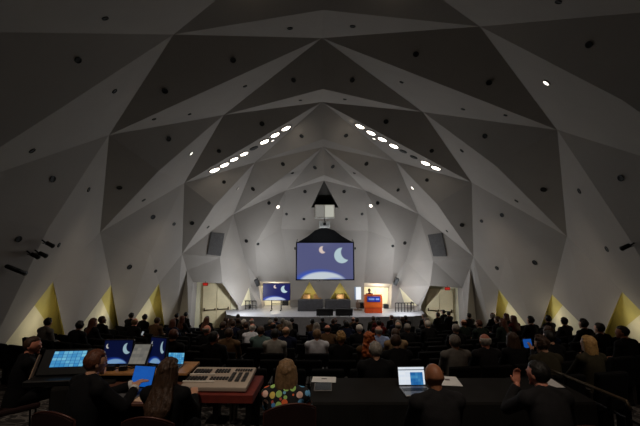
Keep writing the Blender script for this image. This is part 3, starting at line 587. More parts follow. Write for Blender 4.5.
# two black confidence monitors at the stage edge
for j, (x0, x1) in enumerate(((316.3, 333.3), (335.8, 353.2))):
    pa, pb = onz(x0, 317.0, ZS), onz(x1, 317.0, ZS); W = pb.x-pa.x
    root = empty('floor_monitor', ((pa.x+pb.x)/2, 20.12, ZS), 0, 'black floor monitor tilted back on the stage edge, '+('left' if j == 0 else 'right')+' one of the pair', 'monitor', 'floor monitors')
    R_ = Matrix.Rotation(.28, 3, 'X')
    b = bmesh.new(); box(b, (0, 0, .22), (W, .07, .40), R_, .012); link('housing', b, BLACKP, root)
    b = bmesh.new(); box(b, (0, .045, .23), (W*.95, .012, .35), R_, .003); link('display', b, mat('dead_screen', (8, 8, 10), .2), root)
    for q in (-1, 1):
        b = bmesh.new(); box(b, (q*W*.3, .08, .03), (.06, .34, .05), bev=.01); link('foot', b, DKMETAL, root)
# white bottle between them
# television on a stand
tv0, tv1 = at(263.2, 283.6, 22.25), at(289.8, 300.2, 22.25); W, H = tv1.x-tv0.x, tv0.z-tv1.z
root = empty('television', ((tv0.x+tv1.x)/2, 22.25, ZS), 0, 'television on a floor stand showing crescent moons, left of the stage tables', 'television')
zc = (tv0.z+tv1.z)/2-ZS
b = bmesh.new(); box(b, (0, .04, zc), (W+.05, .07, H+.05), bev=.01); link('housing', b, BLACKP, root)
quad_uv('screen', W, H, TVPIC, root, Matrix.Translation((0, -.002, zc)))
for q in (-1, 1):
    b = bmesh.new(); tube(b, [(q*.29, .08, 0), (q*.29, .08, zc)], .03, 8); box(b, (q*.29, .08, .03), (.07, .7, .06), bev=.015); link('leg', b, DKMETAL, root)
b = bmesh.new(); tube(b, [(-.29, .08, .38), (.29, .08, .38)], .02, 8); link('crossbar', b, DKMETAL, root)
# lit upright display
p0, p1 = at(354.5, 287, 22.4), at(361.2, 299.6, 22.4)
root = empty('display_board', ((p0.x+p1.x)/2, 22.4, ZS), 0, 'upright bright white display board between the tables and lectern', 'board')
W, H = p1.x-p0.x, p0.z-p1.z; zc = (p0.z+p1.z)/2-ZS
b = bmesh.new(); box(b, (0, .03, zc), (W+.06, .05, H+.06), bev=.01); link('frame', b, STEEL, root)
quad_uv('panel', W*.78, H, emat('white_display', (240, 244, 248), 1.0), root, Matrix.Translation((W*.1, -.002, zc)))
quad_uv('side_strip', W*.2, H, emat('blue_display', (150, 176, 210), .55), root, Matrix.Translation((-W*.4, -.002, zc)))
b = bmesh.new(); tube(b, [(0, .06, 0), (0, .06, zc)], .035, 8); box(b, (0, .06, .02), (.5, .4, .04), bev=.01); box(b, (0, .02, .3), (.26, .04, .34), bev=.01); link('stand', b, mat('stand_brown', (110, 92, 78), .5), root)
# guard rails at both ends of the stage
def railing(x0, x1, y, yback, n, label, h=.52):
    root = empty('guard_rail', ((x0+x1)/2, y, ZS), 0, label, 'railing'); W = x1-x0
    for k in range(n):
        x = -W/2+W*k/(n-1); b = bmesh.new(); tube(b, [(x, 0, 0), (x, 0, h)], .022, 6); link('post', b, DKMETAL, root)
    b = bmesh.new(); tube(b, [(-W/2, 0, h), (W/2, 0, h)], .028, 6); link('top_rail', b, DKMETAL, root)
    b = bmesh.new(); tube(b, [(-W/2, 0, h*.45), (W/2, 0, h*.45)], .016, 6); link('lower_rail', b, DKMETAL, root)
    b = bmesh.new(); tube(b, [(-W/2 if x0 < 0 else W/2, 0, h), (-W/2 if x0 < 0 else W/2, yback, h), (-W/2 if x0 < 0 else W/2, yback, 0)], .024, 6); link('side_rail', b, DKMETAL, root)
pl, pr_ = onz(238.5, 309.5, ZS), onz(256, 309.5, ZS); railing(pl.x, pr_.x, pl.y, .6, 6, 'low black guard rail at the stage end beside the television')
pl, pr_ = onz(395.5, 312, ZS), onz(414, 312, ZS); railing(pl.x, pr_.x, pl.y, .6, 7, 'low black guard rail at the stage end beyond the lectern')
# stage boxes
def gear_box(px, py, w, h, label, name='equipment_case', d=.35):
    p = onz(px, py, ZS); root = empty(name, (p.x, p.y+d/2, ZS), random.uniform(-.2, .2), label, 'case')
    b = bmesh.new(); box(b, (0, 0, h/2), (w, d, h), bev=.02); link('body', b, BLACKP, root)
    b = bmesh.new(); box(b, (0, 0, h+.008), (w*.5, .05, .03), bev=.008); link('handle', b, DKMETAL, root)
gear_box(246.5, 308.6, .5, .22, 'low black equipment case behind guard rail near television'); gear_box(259, 305.2, .55, .55, 'grey-black case at the corner beside the television')
gear_box(285, 305.6, .42, .3, 'black case on stage between television and table'); gear_box(362.5, 308.5, .36, .34, 'small black case on stage just left of the orange lectern'); gear_box(386.5, 308.6, .3, .26, 'small black case on stage just right of the orange lectern')
gear_box(294.6, 306.4, .3, .34, 'small black case against the left end of the skirted tables')

# ------------------------------------------------------------------ people
def head_bm(yaw, nod, hc):
    t = bmesh.new()
    bmesh.ops.create_uvsphere(t, u_segments=20, v_segments=14, radius=1)
    for v in t.verts:
        x, y, z = v.co
        zz = z*(.112 if z > 0 else .112)
        k = 1-.30*max(0, -z)**1.5
        fy = .098 if y > 0 else .102
        yy = y*fy*(1-.10*max(0, -z)) + (.012*max(0, -z) if y > 0 else -.0)
        if y < 0 and z < 0: yy *= 1-.35*(-z)
        v.co = Vector((x*.083*k, yy, zz))
    ball(t, (0, .098, -.018), (.015, .022, .026), 8, 6)
    ball(t, (0, .094, -.062), (.026, .012, .010), 8, 6); ball(t, (0, .086, -.095), (.026, .022, .02), 8, 6)
    ball(t, (0, .086, .022), (.052, .014, .012), 8, 6)
    for s in (-1, 1):
        ball(t, (s*.084, -.008, -.012), (.010, .022, .032), 8, 6)
        ball(t, (s*.030, .080, .002), (.014, .013, .012), 8, 6)
    M = Matrix.Translation(hc) @ Matrix.Rotation(yaw, 4, 'Z') @ Matrix.Rotation(nod, 4, 'X')
    return t, M
def hand(bm, wrist, d, nrm, side, curl=.5, sc=1.0):
    """palm, four unequal bent fingers and a thumb leaving the side of the palm"""
    d = d.normalized(); nrm = (nrm-d*nrm.dot(d)).normalized(); a = d.cross(nrm)*side
    palm = wrist+d*.05*sc
    M = Matrix((a, d, nrm)).transposed()
    ball(bm, palm, (.042*sc, .052*sc, .017*sc), 12, 8, M); ball(bm, wrist, .029*sc, 10, 8)
    for i, (off, ln) in enumerate(((-.029, .066), (-.010, .077), (.010, .072), (.029, .056))):
        p = palm+a*off*sc+d*.034*sc; q = p; dd = d; pts = [p-d*.012]
        for sgm, fr in ((0, .45), (1, .32), (2, .25)):
            dd = (Matrix.Rotation(-curl*(.55+.25*sgm), 3, a*side) @ dd).normalized() if False else (dd*math.cos(curl*(.4+.2*sgm))-nrm*math.sin(curl*(.4+.2*sgm))).normalized() if sgm == 0 else (dd-nrm*curl*.55).normalized()
            q = q+dd*ln*fr*sc; pts.append(q)
        tube(bm, pts, [.0095*sc, .009*sc, .008*sc, .007*sc], 8); ball(bm, q, .007*sc, 8, 6)
    t0 = wrist+d*.022*sc-a*.026*sc; t1 = t0+(d*.6-a*.8).normalized()*.036*sc; t2 = t1+(d*.9-a*.25-nrm*curl*.3).normalized()*.032*sc
    tube(bm, [t0, t1, t2], [.013*sc, .011*sc, .009*sc], 8); ball(bm, t2, .009*sc, 8, 6)
def ik(sh, tg, l1, l2, pole):
    d = tg-sh; L = min(d.length, (l1+l2)*.995); u = d.normalized(); tg = sh+u*L
    a = (l1*l1-l2*l2+L*L)/(2*L); hgt = math.sqrt(max(0, l1*l1-a*a)); p = (pole-u*pole.dot(u)).normalized()
    return sh+u*a+p*hgt, tg
def build_person(lean=.05, yaw=0, nod=0, hl=(-.12, .34, .63), hr=(.12, .34, .63), vox=.011, female=False, curl=.4, hn=((0, 0, 1), (0, 0, 1)), poleL=None, poleR=None, skirt=False, twist=0, hand_dir=None, htilt=0):
    s = math.sin(lean); c = math.cos(lean); k = .92 if female else 1.0
    def sp(t, y=0): return Vector((0, s*t+y, .52+t*c))
    Rz = Matrix.Rotation(twist, 3, 'Z')
    shc = sp(.485); neck = sp(.55, .01); hc = sp(.675, .03)
    shs = {-1: shc+Rz@Vector((-.185*k, 0, 0)), 1: shc+Rz@Vector((.185*k, 0, 0))}
    out = {}
    def torso(b, e, top=True):
        R = [(sp(-.07), .165+e, .125+e), (sp(.03), .172+e, .13+e), (sp(.16), (.150 if female else .160)+e, .112+e), (sp(.30), .172*k+e, .125+e), (sp(.40), .180*k+e, .115+e), (sp(.485), .168*k+e, .090+e), (sp(.53), .110+e*.7, .076+e*.7), (sp(.56), .07+e*.5, .066+e*.5)]
        loft(b, R, 24)
        for q in (-1, 1):
            ball(b, shs[q]+Vector((0, 0, -.012)), .066*k+e, 14, 10); capsule(b, sp(.555)+Vector((q*.035, -.01, 0)), shs[q]+Vector((-q*.03, -.01, .028)), .034+e*.6, .036+e*.6, 10)
        if female:
            for q in (-1, 1): ball(b, sp(.30)+Vector((q*.075, .095, 0)), .058+e*.6, 12, 8)
    el = {}; wr = {}
    for q, tg, pl in ((-1, hl, poleL), (1, hr, poleR)):
        el[q], wr[q] = ik(shs[q], Vector(tg), .29*k, .255*k, Vector(pl) if pl else Vector((q*.5, -.25, -1)))
    hips = {q: Vector((q*.095, .02, .525)) for q in (-1, 1)}; kn = {q: Vector((q*.12, .46, .535)) for q in (-1, 1)}; an = {q: Vector((q*.12, .45, .085)) for q in (-1, 1)}
    def arms(b, e, end=1.0):
        for q in (-1, 1):
            w = el[q].lerp(wr[q], end)
            capsule(b, shs[q]+Vector((0, 0, -.01)), el[q], .052*k+e, .042*k+e)
            tube(b, [el[q], w], [.042*k+e, (.030+.012*(1-end))*k+e], 12); ball(b, el[q], .042*k+e, 12, 8)
    def legs(b, e, foot=True):
        for q in (-1, 1):
            capsule(b, hips[q], kn[q], .088+e, .060+e); capsule(b, kn[q], an[q]+Vector((0, 0, .02)), .056+e, .040+e)
            if foot: ball(b, an[q]+Vector((0, .07, -.04)), (.042, .125, .036), 12, 8)
    b = bmesh.new(); torso(b, 0); arms(b, 0); legs(b, 0)
    capsule(b, sp(.50), hc+Vector((0, -.02, -.06)), .062*k, .056*k)
    t, HM = head_bm(yaw, nod, hc); HM = HM @ Matrix.Rotation(htilt, 4, 'Y'); merge(b, t, HM); t.free()
    for q, n_ in zip((-1, 1), hn):
        dd = (wr[q]-el[q]).normalized() if not hand_dir else Vector(hand_dir[0 if q < 0 else 1])
        hand(b, wr[q], dd, Vector(n_), q, curl)
    out['body'] = remesh(b, vox, 3)
    b = bmesh.new(); torso(b, .016); arms(b, .015, .96)
    capsule(b, sp(.47), sp(.535, .005), .085*k, .068*k)
    out['jacket'] = remesh(b, .013, 6, ratio=.5)
    b = bmesh.new(); legs(b, .014, False); loft(b, [(sp(-.08), .185, .145), (sp(.02), .188, .146), (sp(.06), .175, .135)], 20)
    if skirt: loft(b, [((0, .02, .60), .18, .13), ((0, .2, .57), .2, .12), ((0, .45, .55), .2, .09)], 20)
    out['trousers'] = remesh(b, .014, 5, ratio=.5)
    out['shoes'] = []
    for q in (-1, 1):
        b = bmesh.new(); ball(b, an[q]+Vector((0, .07, -.038)), (.050, .138, .046), 14, 10); capsule(b, an[q]+Vector((0, 0, .01)), an[q]+Vector((0, 0, -.03)), .05, .05)
        out['shoes'].append(remesh(b, .012, 3))
    out['head'] = HM; out['wr'] = wr; out['el'] = el; out['neck'] = sp(.53, .005); out['k'] = k
    return out
def hair_mesh(kind):
    b = bmesh.new(); t = bmesh.new(); bmesh.ops.create_uvsphere(t, u_segments=28, v_segments=20, radius=1)
    for v in t.verts:
        d = v.co.copy(); x, y, z = d
        p = Vector((x*.095, y*(.108 if y < 0 else .1)-.006, z*(.108 if z > 0 else .10)+.016))
        face = y > .12+.25*max(0, -z) and z < .52+.2*abs(x)*0
        nape = z < -.55
        if kind == 'fringe':
            if z > .45 or face: p *= .80
        elif kind in ('short', 'curly', 'long', 'bob', 'long_curly'):
            if face or (kind == 'short' and z < -.25 and y > -.15): p *= .80
        nz = noise.noise(d*4.0+Vector((3, 1, 2)))*.006*(3 if 'curly' in kind else 1)
        p += d*nz
        v.co = p
    merge(b, t); t.free()
    if kind == 'bob':
        loft(b, [((0, -.015, .05), .096, .09), ((0, -.022, -.03), .108, .088), ((0, -.03, -.09), .112, .078), ((0, -.038, -.15), .104, .062)], 20)
    if kind == 'long':
        loft(b, [((0, -.015, .05), .096, .09), ((0, -.025, -.04), .106, .088), ((0, -.045, -.13), .116, .072), ((0, -.085, -.22), .136, .056), ((0, -.12, -.31), .138, .048), ((0, -.13, -.39), .10, .036)], 24)
    if kind == 'long_curly':
        loft(b, [((0, -.015, .05), .092, .09), ((0, -.03, -.05), .118, .09), ((0, -.055, -.15), .15, .085), ((0, -.085, -.25), .17, .07), ((0, -.10, -.31), .12, .05)], 24)
        for i in range(105):
            a = random.uniform(0, 2*PI); z = random.uniform(-.3, .08); w_ = .09+.30*max(0, -z) if z > -.22 else .14
            ball(b, (math.cos(a)*min(w_, .165), -.03+z*.25*-1*-1+math.sin(a)*.075-.02, z), random.uniform(.016, .028), 8, 6) if math.sin(a) < .3 else None
    if kind == 'curly':
        for i in range(60):
            a = random.uniform(0, 2*PI); e = random.uniform(-.35, 1.4); y = math.sin(a)*math.cos(e)
            if y > .25 and e < .7: continue
            ball(b, (math.cos(a)*math.cos(e)*.088, y*.10-.006, math.sin(e)*.112+.018), random.uniform(.014, .024), 8, 6)
    me = remesh(b, .0075, 3 if 'curly' not in kind else 1, ratio=.7)
    amp = {'long': .011, 'bob': .007, 'short': .005, 'fringe': .003, 'curly': .006, 'long_curly': .010}[kind]
    for v in me.vertices:                         # locks of hair
        c = v.co; n = noise.noise(Vector((c.x*38, c.y*38, c.z*7)))+.6*noise.noise(Vector((c.x*80+9, c.y*80, c.z*14)))
        v.co = c+v.normal*n*amp
    return me
HAIR = {k: hair_mesh(k) for k in ('short', 'fringe', 'bob', 'long', 'curly', 'long_curly')}
HC = {'brown': (62, 42, 28), 'black': (20, 17, 15), 'grey': (128, 122, 114), 'white': (206, 200, 190), 'blond': (170, 134, 82), 'red': (176, 92, 42), 'auburn': (84, 44, 24), 'sandy': (122, 94, 64)}
def hairmat(c): return mat('hair_'+c, HC[c], .55, var=.3, scale=40, bump=.5, bscale=90)
SK = {'fair': (196, 146, 118), 'tan': (150, 98, 70), 'rosy': (206, 134, 110), 'dark': (96, 62, 44)}
def skinmat(c): return mat('skin_'+c, SK[c], .5, var=.06, scale=20)
CL = {'black': (15, 15, 17), 'charcoal': (34, 33, 35), 'navy': (20, 26, 48), 'white': (206, 210, 220), 'grey': (112, 110, 106), 'teal': (86, 108, 106), 'tan': (134, 112, 84), 'brown': (92, 70, 48), 'olive': (52, 48, 36), 'light blue': (140, 158, 200), 'blue': (40, 62, 120), 'dark red': (84, 22, 22), 'dark green': (30, 40, 34), 'pale grey': (150, 148, 142), 'beige': (160, 148, 128)}
def clothmat(c): return mat('cloth_'+c.replace(' ', '_'), CL[c], .85, var=.14, scale=14, bump=.25, bscale=120, spec=.15)

POSES = [build_person(-.02, 0, -.05, female=False), build_person(.10, .55, -.1, hl=(-.10, .30, .66), hr=(.05, .33, .68)), build_person(-.05, -.5, .02, hl=(-.2, .3, .64), hr=(.2, .3, .64)),
         build_person(.16, .2, -.32, hl=(-.06, .36, .74), hr=(.07, .36, .74), female=False), build_person(0, .15, -.05, female=True), build_person(.05, -.35, -.15, hl=(-.08, .33, .70), hr=(.08, .34, .68), female=True),
         build_person(.22, -.15, -.25, hl=(-.10, .34, .66), hr=(.045, .30, 1.085), poleR=(.4, .3, -1)), build_person(.05, -.1, -.1, hl=(-.06, .40, .90), hr=(.1, .3, .66), poleL=(-.5, -.1, -1), hand_dir=((0, .5, .85), (0, 1, 0)), hn=((0, -1, .3), (0, 0, 1)))]
def instance_person(P, loc, rz, label, skin, hair, hcol, top, bottom='black', group=None, kids=None, scale=1.0):
    o = bpy.data.objects.new('person', P['body']); C.objects.link(o)
    if not P['body'].materials: P['body'].materials.append(skinmat('fair'))
    o.material_slots[0].link = 'OBJECT'; o.material_slots[0].material = skinmat(skin)
    o.location = loc; o.rotation_euler = (0, 0, rz); o.scale = (scale,)*3
    tagobj(o, label, 'person', group)
    from_mesh(kids or 'jacket', P['jacket'], top if not isinstance(top, str) else clothmat(top), o)
    from_mesh('trousers', P['trousers'], clothmat(bottom), o)
    for m_ in P['shoes']: from_mesh('shoe', m_, BLACKP, o)
    if hair: from_mesh('hair', HAIR[hair], hairmat(hcol), o, P['head'])
    return o

# ------------------------------------------------------------------ auditorium seats
def seat_meshes():
    R = {}
    b = bmesh.new(); box(b, (0, .02, .40), (.47, .46, .11), bev=.035, seg=2); R['seat'] = b
    b = bmesh.new(); box(b, (0, -.255, .63), (.50, .085, .52), Matrix.Rotation(-.13, 3, 'X') if False else Matrix.Rotation(.13, 3, 'X'), .03, 2); R['backrest'] = b
    for nm, s in (('armrest', -1), ('armrest', 1)):
        b = bmesh.new(); box(b, (s*.265, -.02, .635), (.045, .34, .035), bev=.012); box(b, (s*.265, -.14, .34), (.035, .14, .56), bev=.01); R.setdefault('arms', []).append(b)
    b = bmesh.new(); box(b, (0, -.06, .19), (.09, .16, .36), bev=.01); box(b, (0, -.02, .012), (.34, .34, .024), bev=.008); R['pedestal'] = b
    out = {}
    def fin(b, nm):
        me = bpy.data.meshes.new(nm); bmesh.ops.recalc_face_normals(b, faces=b.faces); b.to_mesh(me); b.free(); return me
    allb = bmesh.new()
    for k in ('seat', 'backrest', 'pedestal'): merge(allb, R[k])
    for q in R['arms']: merge(allb, q)
    for k in ('seat', 'backrest', 'pedestal'): out[k] = fin(R[k], 'auditorium_'+k)
    out['arms'] = [fin(q, 'auditorium_armrest') for q in R['arms']]
    out['all'] = fin(allb, 'auditorium_seat'); return out
SEAT = seat_meshes()
ARMM = mat('armrest_dark', (40, 36, 33), .45)
def place_seat(loc, rz, label, group, detailed):
    if not detailed:
        o = from_mesh('auditorium_seat', SEAT['all'], BLACK); o.location = loc; o.rotation_euler = (0, 0, rz); return tagobj(o, label, 'seat', group)
    r = empty('auditorium_seat', loc, rz, label, 'seat', group)
    from_mesh('seat', SEAT['seat'], BLACK, r); from_mesh('backrest', SEAT['backrest'], BLACK, r); from_mesh('pedestal', SEAT['pedestal'], DKMETAL, r)
    for m_ in SEAT['arms']: from_mesh('armrest', m_, ARMM, r)
    return r

# ------------------------------------------------------------------ the audience: (picture column, row, hair, hair colour, skin, top, pose)
AUD = [
 (44, 3, 'short', 'black', 'fair', 'grey', 1),
 (375.6, 0, 'short', 'grey', 'fair', 'black', 0), (549, 0, 'curly', 'brown', 'fair', 'olive', 3), (590, 0, 'bob', 'blond', 'fair', 'olive', 4),
 (455, 1, 'short', 'grey', 'fair', 'grey', 0), (485.5, 1, 'fringe', 'white', 'rosy', 'charcoal', 0), (515, 1, 'bob', 'brown', 'fair', 'black', 5), (628, 1, 'short', 'black', 'tan', 'black', 1), (398.7, 1, 'short', 'brown', 'fair', 'black', 6),
 (552, 1, 'short', 'black', 'fair', 'black', 7), (341, 2, 'curly', 'blond', 'fair', 'black', 4), (369, 2, 'long_curly', 'red', 'fair', 'brown', 4), (170.6, 2, 'short', 'auburn', 'fair', 'black', 1), (214, 2, 'short', 'black', 'tan', 'black', 2), (600, 2, 'short', 'black', 'fair', 'black', 0), (148, 2, 'bob', 'sandy', 'fair', 'black', 5), (551, 2, 'bob', 'brown', 'fair', 'navy', 5),
 (317, 3, 'short', 'sandy', 'fair', 'white', 0), (395.6, 3, 'short', 'brown', 'fair', 'tan', 0), (275, 3, 'short', 'black', 'fair', 'pale grey', 0), (229, 3, 'short', 'brown', 'fair', 'brown', 0), (412, 3, 'short', 'brown', 'fair', 'black', 3), (76, 3, 'short', 'black', 'fair', 'black', 1), (584, 3, 'curly', 'black', 'fair', 'black', 0), (620, 3, 'long', 'black', 'fair', 'black', 4),
 (378.7, 4, 'fringe', 'grey', 'rosy', 'light blue', 0), (286, 4, 'fringe', 'sandy', 'fair', 'navy', 0), (260.6, 4, 'short', 'brown', 'fair', 'teal', 0), (207, 4, 'fringe', 'grey', 'rosy', 'black', 2), (242.5, 4, 'short', 'brown', 'fair', 'blue', 1), (456, 4, 'short', 'grey', 'fair', 'black', 0), (91, 4, 'long', 'auburn', 'fair', 'black', 5), (189, 4, 'short', 'auburn', 'fair', 'black', 3), (608, 4, 'bob', 'black', 'fair', 'black', 5), (564, 4, 'short', 'black', 'fair', 'charcoal', 2),
 (327.5, 5, 'fringe', 'brown', 'rosy', 'brown', 0), (359.4, 5, 'short', 'white', 'fair', 'black', 0), (407.5, 5, 'short', 'grey', 'fair', 'black', 0), (251, 5, 'fringe', 'white', 'rosy', 'white', 3), (131, 5, 'fringe', 'sandy', 'rosy', 'black', 3), (576, 5, 'short', 'brown', 'tan', 'black', 1), (531, 5, 'curly', 'black', 'fair', 'black', 0), (548, 5, 'short', 'black', 'fair', 'black', 2),
 (430, 6, 'short', 'white', 'fair', 'black', 3), (441, 6, 'short', 'black', 'fair', 'dark green', 0), (223, 6, 'short', 'brown', 'fair', 'black', 0), (154, 6, 'short', 'brown', 'fair', 'brown', 3), (80.6, 5, 'short', 'brown', 'fair', 'black', 1), (99, 6, 'short', 'black', 'fair', 'black', 1), (514, 6, 'long', 'auburn', 'fair', 'dark red', 4), (501, 6, 'short', 'brown', 'fair', 'black', 3),
 (233, 7, 'short', 'brown', 'fair', 'navy', 0), (243.7, 8, 'short', 'white', 'fair', 'black', 0), (379, 8, 'short', 'black', 'fair', 'dark red', 0), (390, 8, 'short', 'brown', 'fair', 'olive', 0), (129, 7, 'short', 'black', 'fair', 'black', 1), (142.5, 7, 'short', 'black', 'fair', 'black', 1), (509, 8, 'short', 'black', 'fair', 'black', 0),
 (251.5, 9, 'fringe', 'white', 'rosy', 'black', 0), (270, 10, 'short', 'black', 'fair', 'charcoal', 0), (275, 11, 'short', 'brown', 'fair', 'navy', 3), (282, 10, 'short', 'brown', 'fair', 'black', 0), (292, 11, 'short', 'black', 'fair', 'black', 0), (312.5, 10, 'short', 'black', 'dark', 'brown', 0), (333, 10, 'short', 'brown', 'fair', 'black', 0), (357, 11, 'short', 'black', 'fair', 'black', 0), (363, 11, 'bob', 'black', 'fair', 'charcoal', 4),
 (184, 10, 'short', 'black', 'fair', 'black', 1), (175, 9, 'short', 'black', 'fair', 'black', 1), (438, 11, 'short', 'black', 'fair', 'black', 0), (443.5, 12, 'short', 'black', 'fair', 'black', 0), (448.5, 11, 'short', 'black', 'fair', 'black', 2), (455, 12, 'bob', 'black', 'fair', 'black', 4), (461.5, 11, 'long', 'black', 'fair', 'black', 4), (470, 11, 'short', 'black', 'fair', 'black', 0),
 (469, 9, 'short', 'black', 'fair', 'charcoal', 2), (478.5, 10, 'short', 'black', 'fair', 'black', 0), (489, 9, 'short', 'black', 'fair', 'black', 0), (496, 10, 'short', 'black', 'fair', 'black', 0), (378, 11, 'short', 'black', 'fair', 'dark red', 0),
]
for i in range(70):                               # the rest of the dim rows
    row = random.choice([5, 6, 6, 7, 7, 8, 8, 9, 9, 10, 10, 11, 11, 12, 12])
    px = random.uniform(60 if row < 8 else (130 if row < 10 else 225), 600 if row < 7 else (520 if row < 10 else 470))
    if 293 < px < 308: continue
    AUD.append((px, row, random.choice(['short', 'short', 'short', 'bob', 'fringe', 'long']), random.choice(['black', 'brown', 'brown', 'grey', 'auburn']), random.choice(['fair', 'fair', 'tan', 'dark']), random.choice(['black', 'black', 'charcoal', 'navy', 'olive', 'dark green', 'brown']), random.choice([0, 0, 1, 2, 3, 4, 5, 6])))
def row_R(k): return FOCUS_Y-(5.05+.93*k)
def on_row(k, th, z=0):
    r = row_R(k); x, y = r*math.sin(th), FOCUS_Y-r*math.cos(th); return Vector((x, y, zf(x, y)+z))
def th_for(px, k):
    lo, hi = -.75, .75
    for _ in range(40):
        m_ = (lo+hi)/2
        if proj(on_row(k, m_, 1.2))[0] < px: lo = m_
        else: hi = m_
    return (lo+hi)/2
def xlim(k): return 7.3 if k < 9 else 6.6
ROWS = {}
for e in AUD:
    k = e[1]; th = th_for(e[0], k); p = on_row(k, th)
    if abs(p.x) > xlim(k): continue
    if any(abs(th-t)*row_R(k) < .50 for t, *_ in ROWS.get(k, [])): continue
    ROWS.setdefault(k, []).append((th, e))
n_seats = 0
PEOPLE = {}
HD = {'fringe': 'balding', 'short': 'short', 'bob': 'chin-length', 'long': 'long', 'curly': 'curly', 'long_curly': 'long curly'}
ROWNAME = lambda k: ordn(k+1)
for k in range(13):
    occ = sorted(ROWS.get(k, []), key=lambda t: t[0]); r = row_R(k)
    tmax = math.asin(min(.95, xlim(k)/r))
    slots = [(t, e) for t, e in occ]
    if k <= 8:                                    # empty seats fill the gaps
        edges = [-tmax-.57/r]+[t for t, _ in occ]+[tmax+.57/r]
        for a, b_ in zip(edges, edges[1:]):
            gap = (b_-a)*r; n = int(gap/.57)-1
            for q in range(n):
                slots.append((a+(b_-a)*(q+1)/(n+1), None))
    slots.sort(key=lambda t: t[0]); ip = ie = 0
    for t, e in slots:
        p = on_row(k, t); rz = t if True else 0
        if e:
            ip += 1; px, _, hair, hcol, skin, top, pose = e
            lab = f'person with {HD[hair]} {hcol} hair in {top} top, {ordn(ip)} from left in {ROWNAME(k)} audience row'
            PEOPLE.setdefault(k, []).append((px, instance_person(POSES[pose], p, rz, lab, skin, hair, hcol, top, group='seated audience')))
            place_seat(p, rz, f'black auditorium seat under the {ordn(ip)} person from left in {ROWNAME(k)} audience row', 'auditorium seats', k < 4)
        else:
            if abs(p.x) > xlim(k) or n_seats > 190 or (k == 0 and (p.x < -.3 or p.x > 2.9)) or (k == 1 and p.x < -2.9): continue
            n_seats += 1; ie += 1
            place_seat(p, rz, f'empty black auditorium seat, {ordn(ie)} empty one from left in {ROWNAME(k)} audience row', 'auditorium seats', k < 4)

# ------------------------------------------------------------------ the tables at the back
def draped_table(x0, x1, y0, y1, h, label, name='draped_table', rz=0):
    root = empty(name, ((x0+x1)/2, (y0+y1)/2, 0), rz, label, 'table', 'black draped tables'); W, D = x1-x0, y1-y0
    cl = mat('black_cloth', (30, 29, 28), .9, var=.15, scale=5, spec=.1)
    b = bmesh.new(); box(b, (0, 0, h-.015), (W-.02, D-.02, .03)); link('tabletop', b, mat('table_board', (90, 70, 50), .6), root)
    for sx in (-1, 1):
        for sy in (-1, 1):
            b = bmesh.new(); tube(b, [(sx*(W/2-.12), sy*(D/2-.1), 0), (sx*(W/2-.12), sy*(D/2-.1), h-.03)], .016, 8); link('leg', b, STEEL, root)
    b = bmesh.new(); n = int((W+D)*2/.06); per = []
    tot = 2*(W+D)
    for q in range(n):
        s_ = tot*q/n
        if s_ < W: per.append((-W/2+s_, -D/2))
        elif s_ < W+D: per.append((W/2, -D/2+s_-W))
        elif s_ < 2*W+D: per.append((W/2-(s_-W-D), D/2))
        else: per.append((-W/2, D/2-(s_-2*W-D)))
    top = [b.verts.new((x, y, h+.004)) for x, y in per]; mid = []; lo = []
    for q, (x, y) in enumerate(per):
        dx, dy = (0, 0)
        if abs(abs(y)-D/2) < 1e-6: dy = 1 if y > 0 else -1
        else: dx = 1 if x > 0 else -1
        wv = .010*math.sin(q*1.1)+.012*noise.noise(Vector((q*.2, 0, 0)))
        mid.append(b.verts.new((x+dx*.012, y+dy*.012, h-.02))); lo.append(b.verts.new((x+dx*(.03+wv), y+dy*(.03+wv), .02)))
    b.faces.new(top)
    for u, v in ((top, mid), (mid, lo)):
        for q in range(n): b.faces.new((u[q], u[(q+1) % n], v[(q+1) % n], v[q]))
    link('tablecloth', b, cl, root); return root
draped_table(-.10, 1.42, 4.02, 4.78, .74, 'long black draped table in front of the woman in dotted dress')
draped_table(1.44, 2.96, 4.02, 4.78, .74, 'black draped table at the handrail, with the leaning dark-haired man')
# technicians' desk: black front table, raised tan shelf behind
root = empty('control_desk', (-1.98, 4.15, 0), 0, 'technicians black control desk with a raised tan shelf for monitors', 'desk')
b = bmesh.new(); box(b, (0, -.12, .83), (1.06, .62, .03), bev=.004); link('desktop', b, mat('desk_top', (96, 62, 48), .5, var=.15), root)
b = bmesh.new(); box(b, (-.17, .42, .925), (1.20, .46, .03), bev=.004); link('shelf', b, TAN, root)
b = bmesh.new(); box(b, (-.17, .64, .47), (1.20, .02, .91)); box(b, (-.76, .42, .46), (.02, .44, .90)); box(b, (.42, .42, .46), (.02, .44, .90)); link('modesty_panel', b, BLACK, root)
for lx, ly in ((-.48, -.38), (.48, -.38), (-.48, .12), (.48, .12)):
    b = bmesh.new(); tube(b, [(lx, ly, 0), (lx, ly, .82)], .022, 8); link('leg', b, DKMETAL, root)
draped_table(-3.02, -2.42, 4.14, 4.66, .86, 'black draped side table under the touch-screen console', 'side_table', .38)
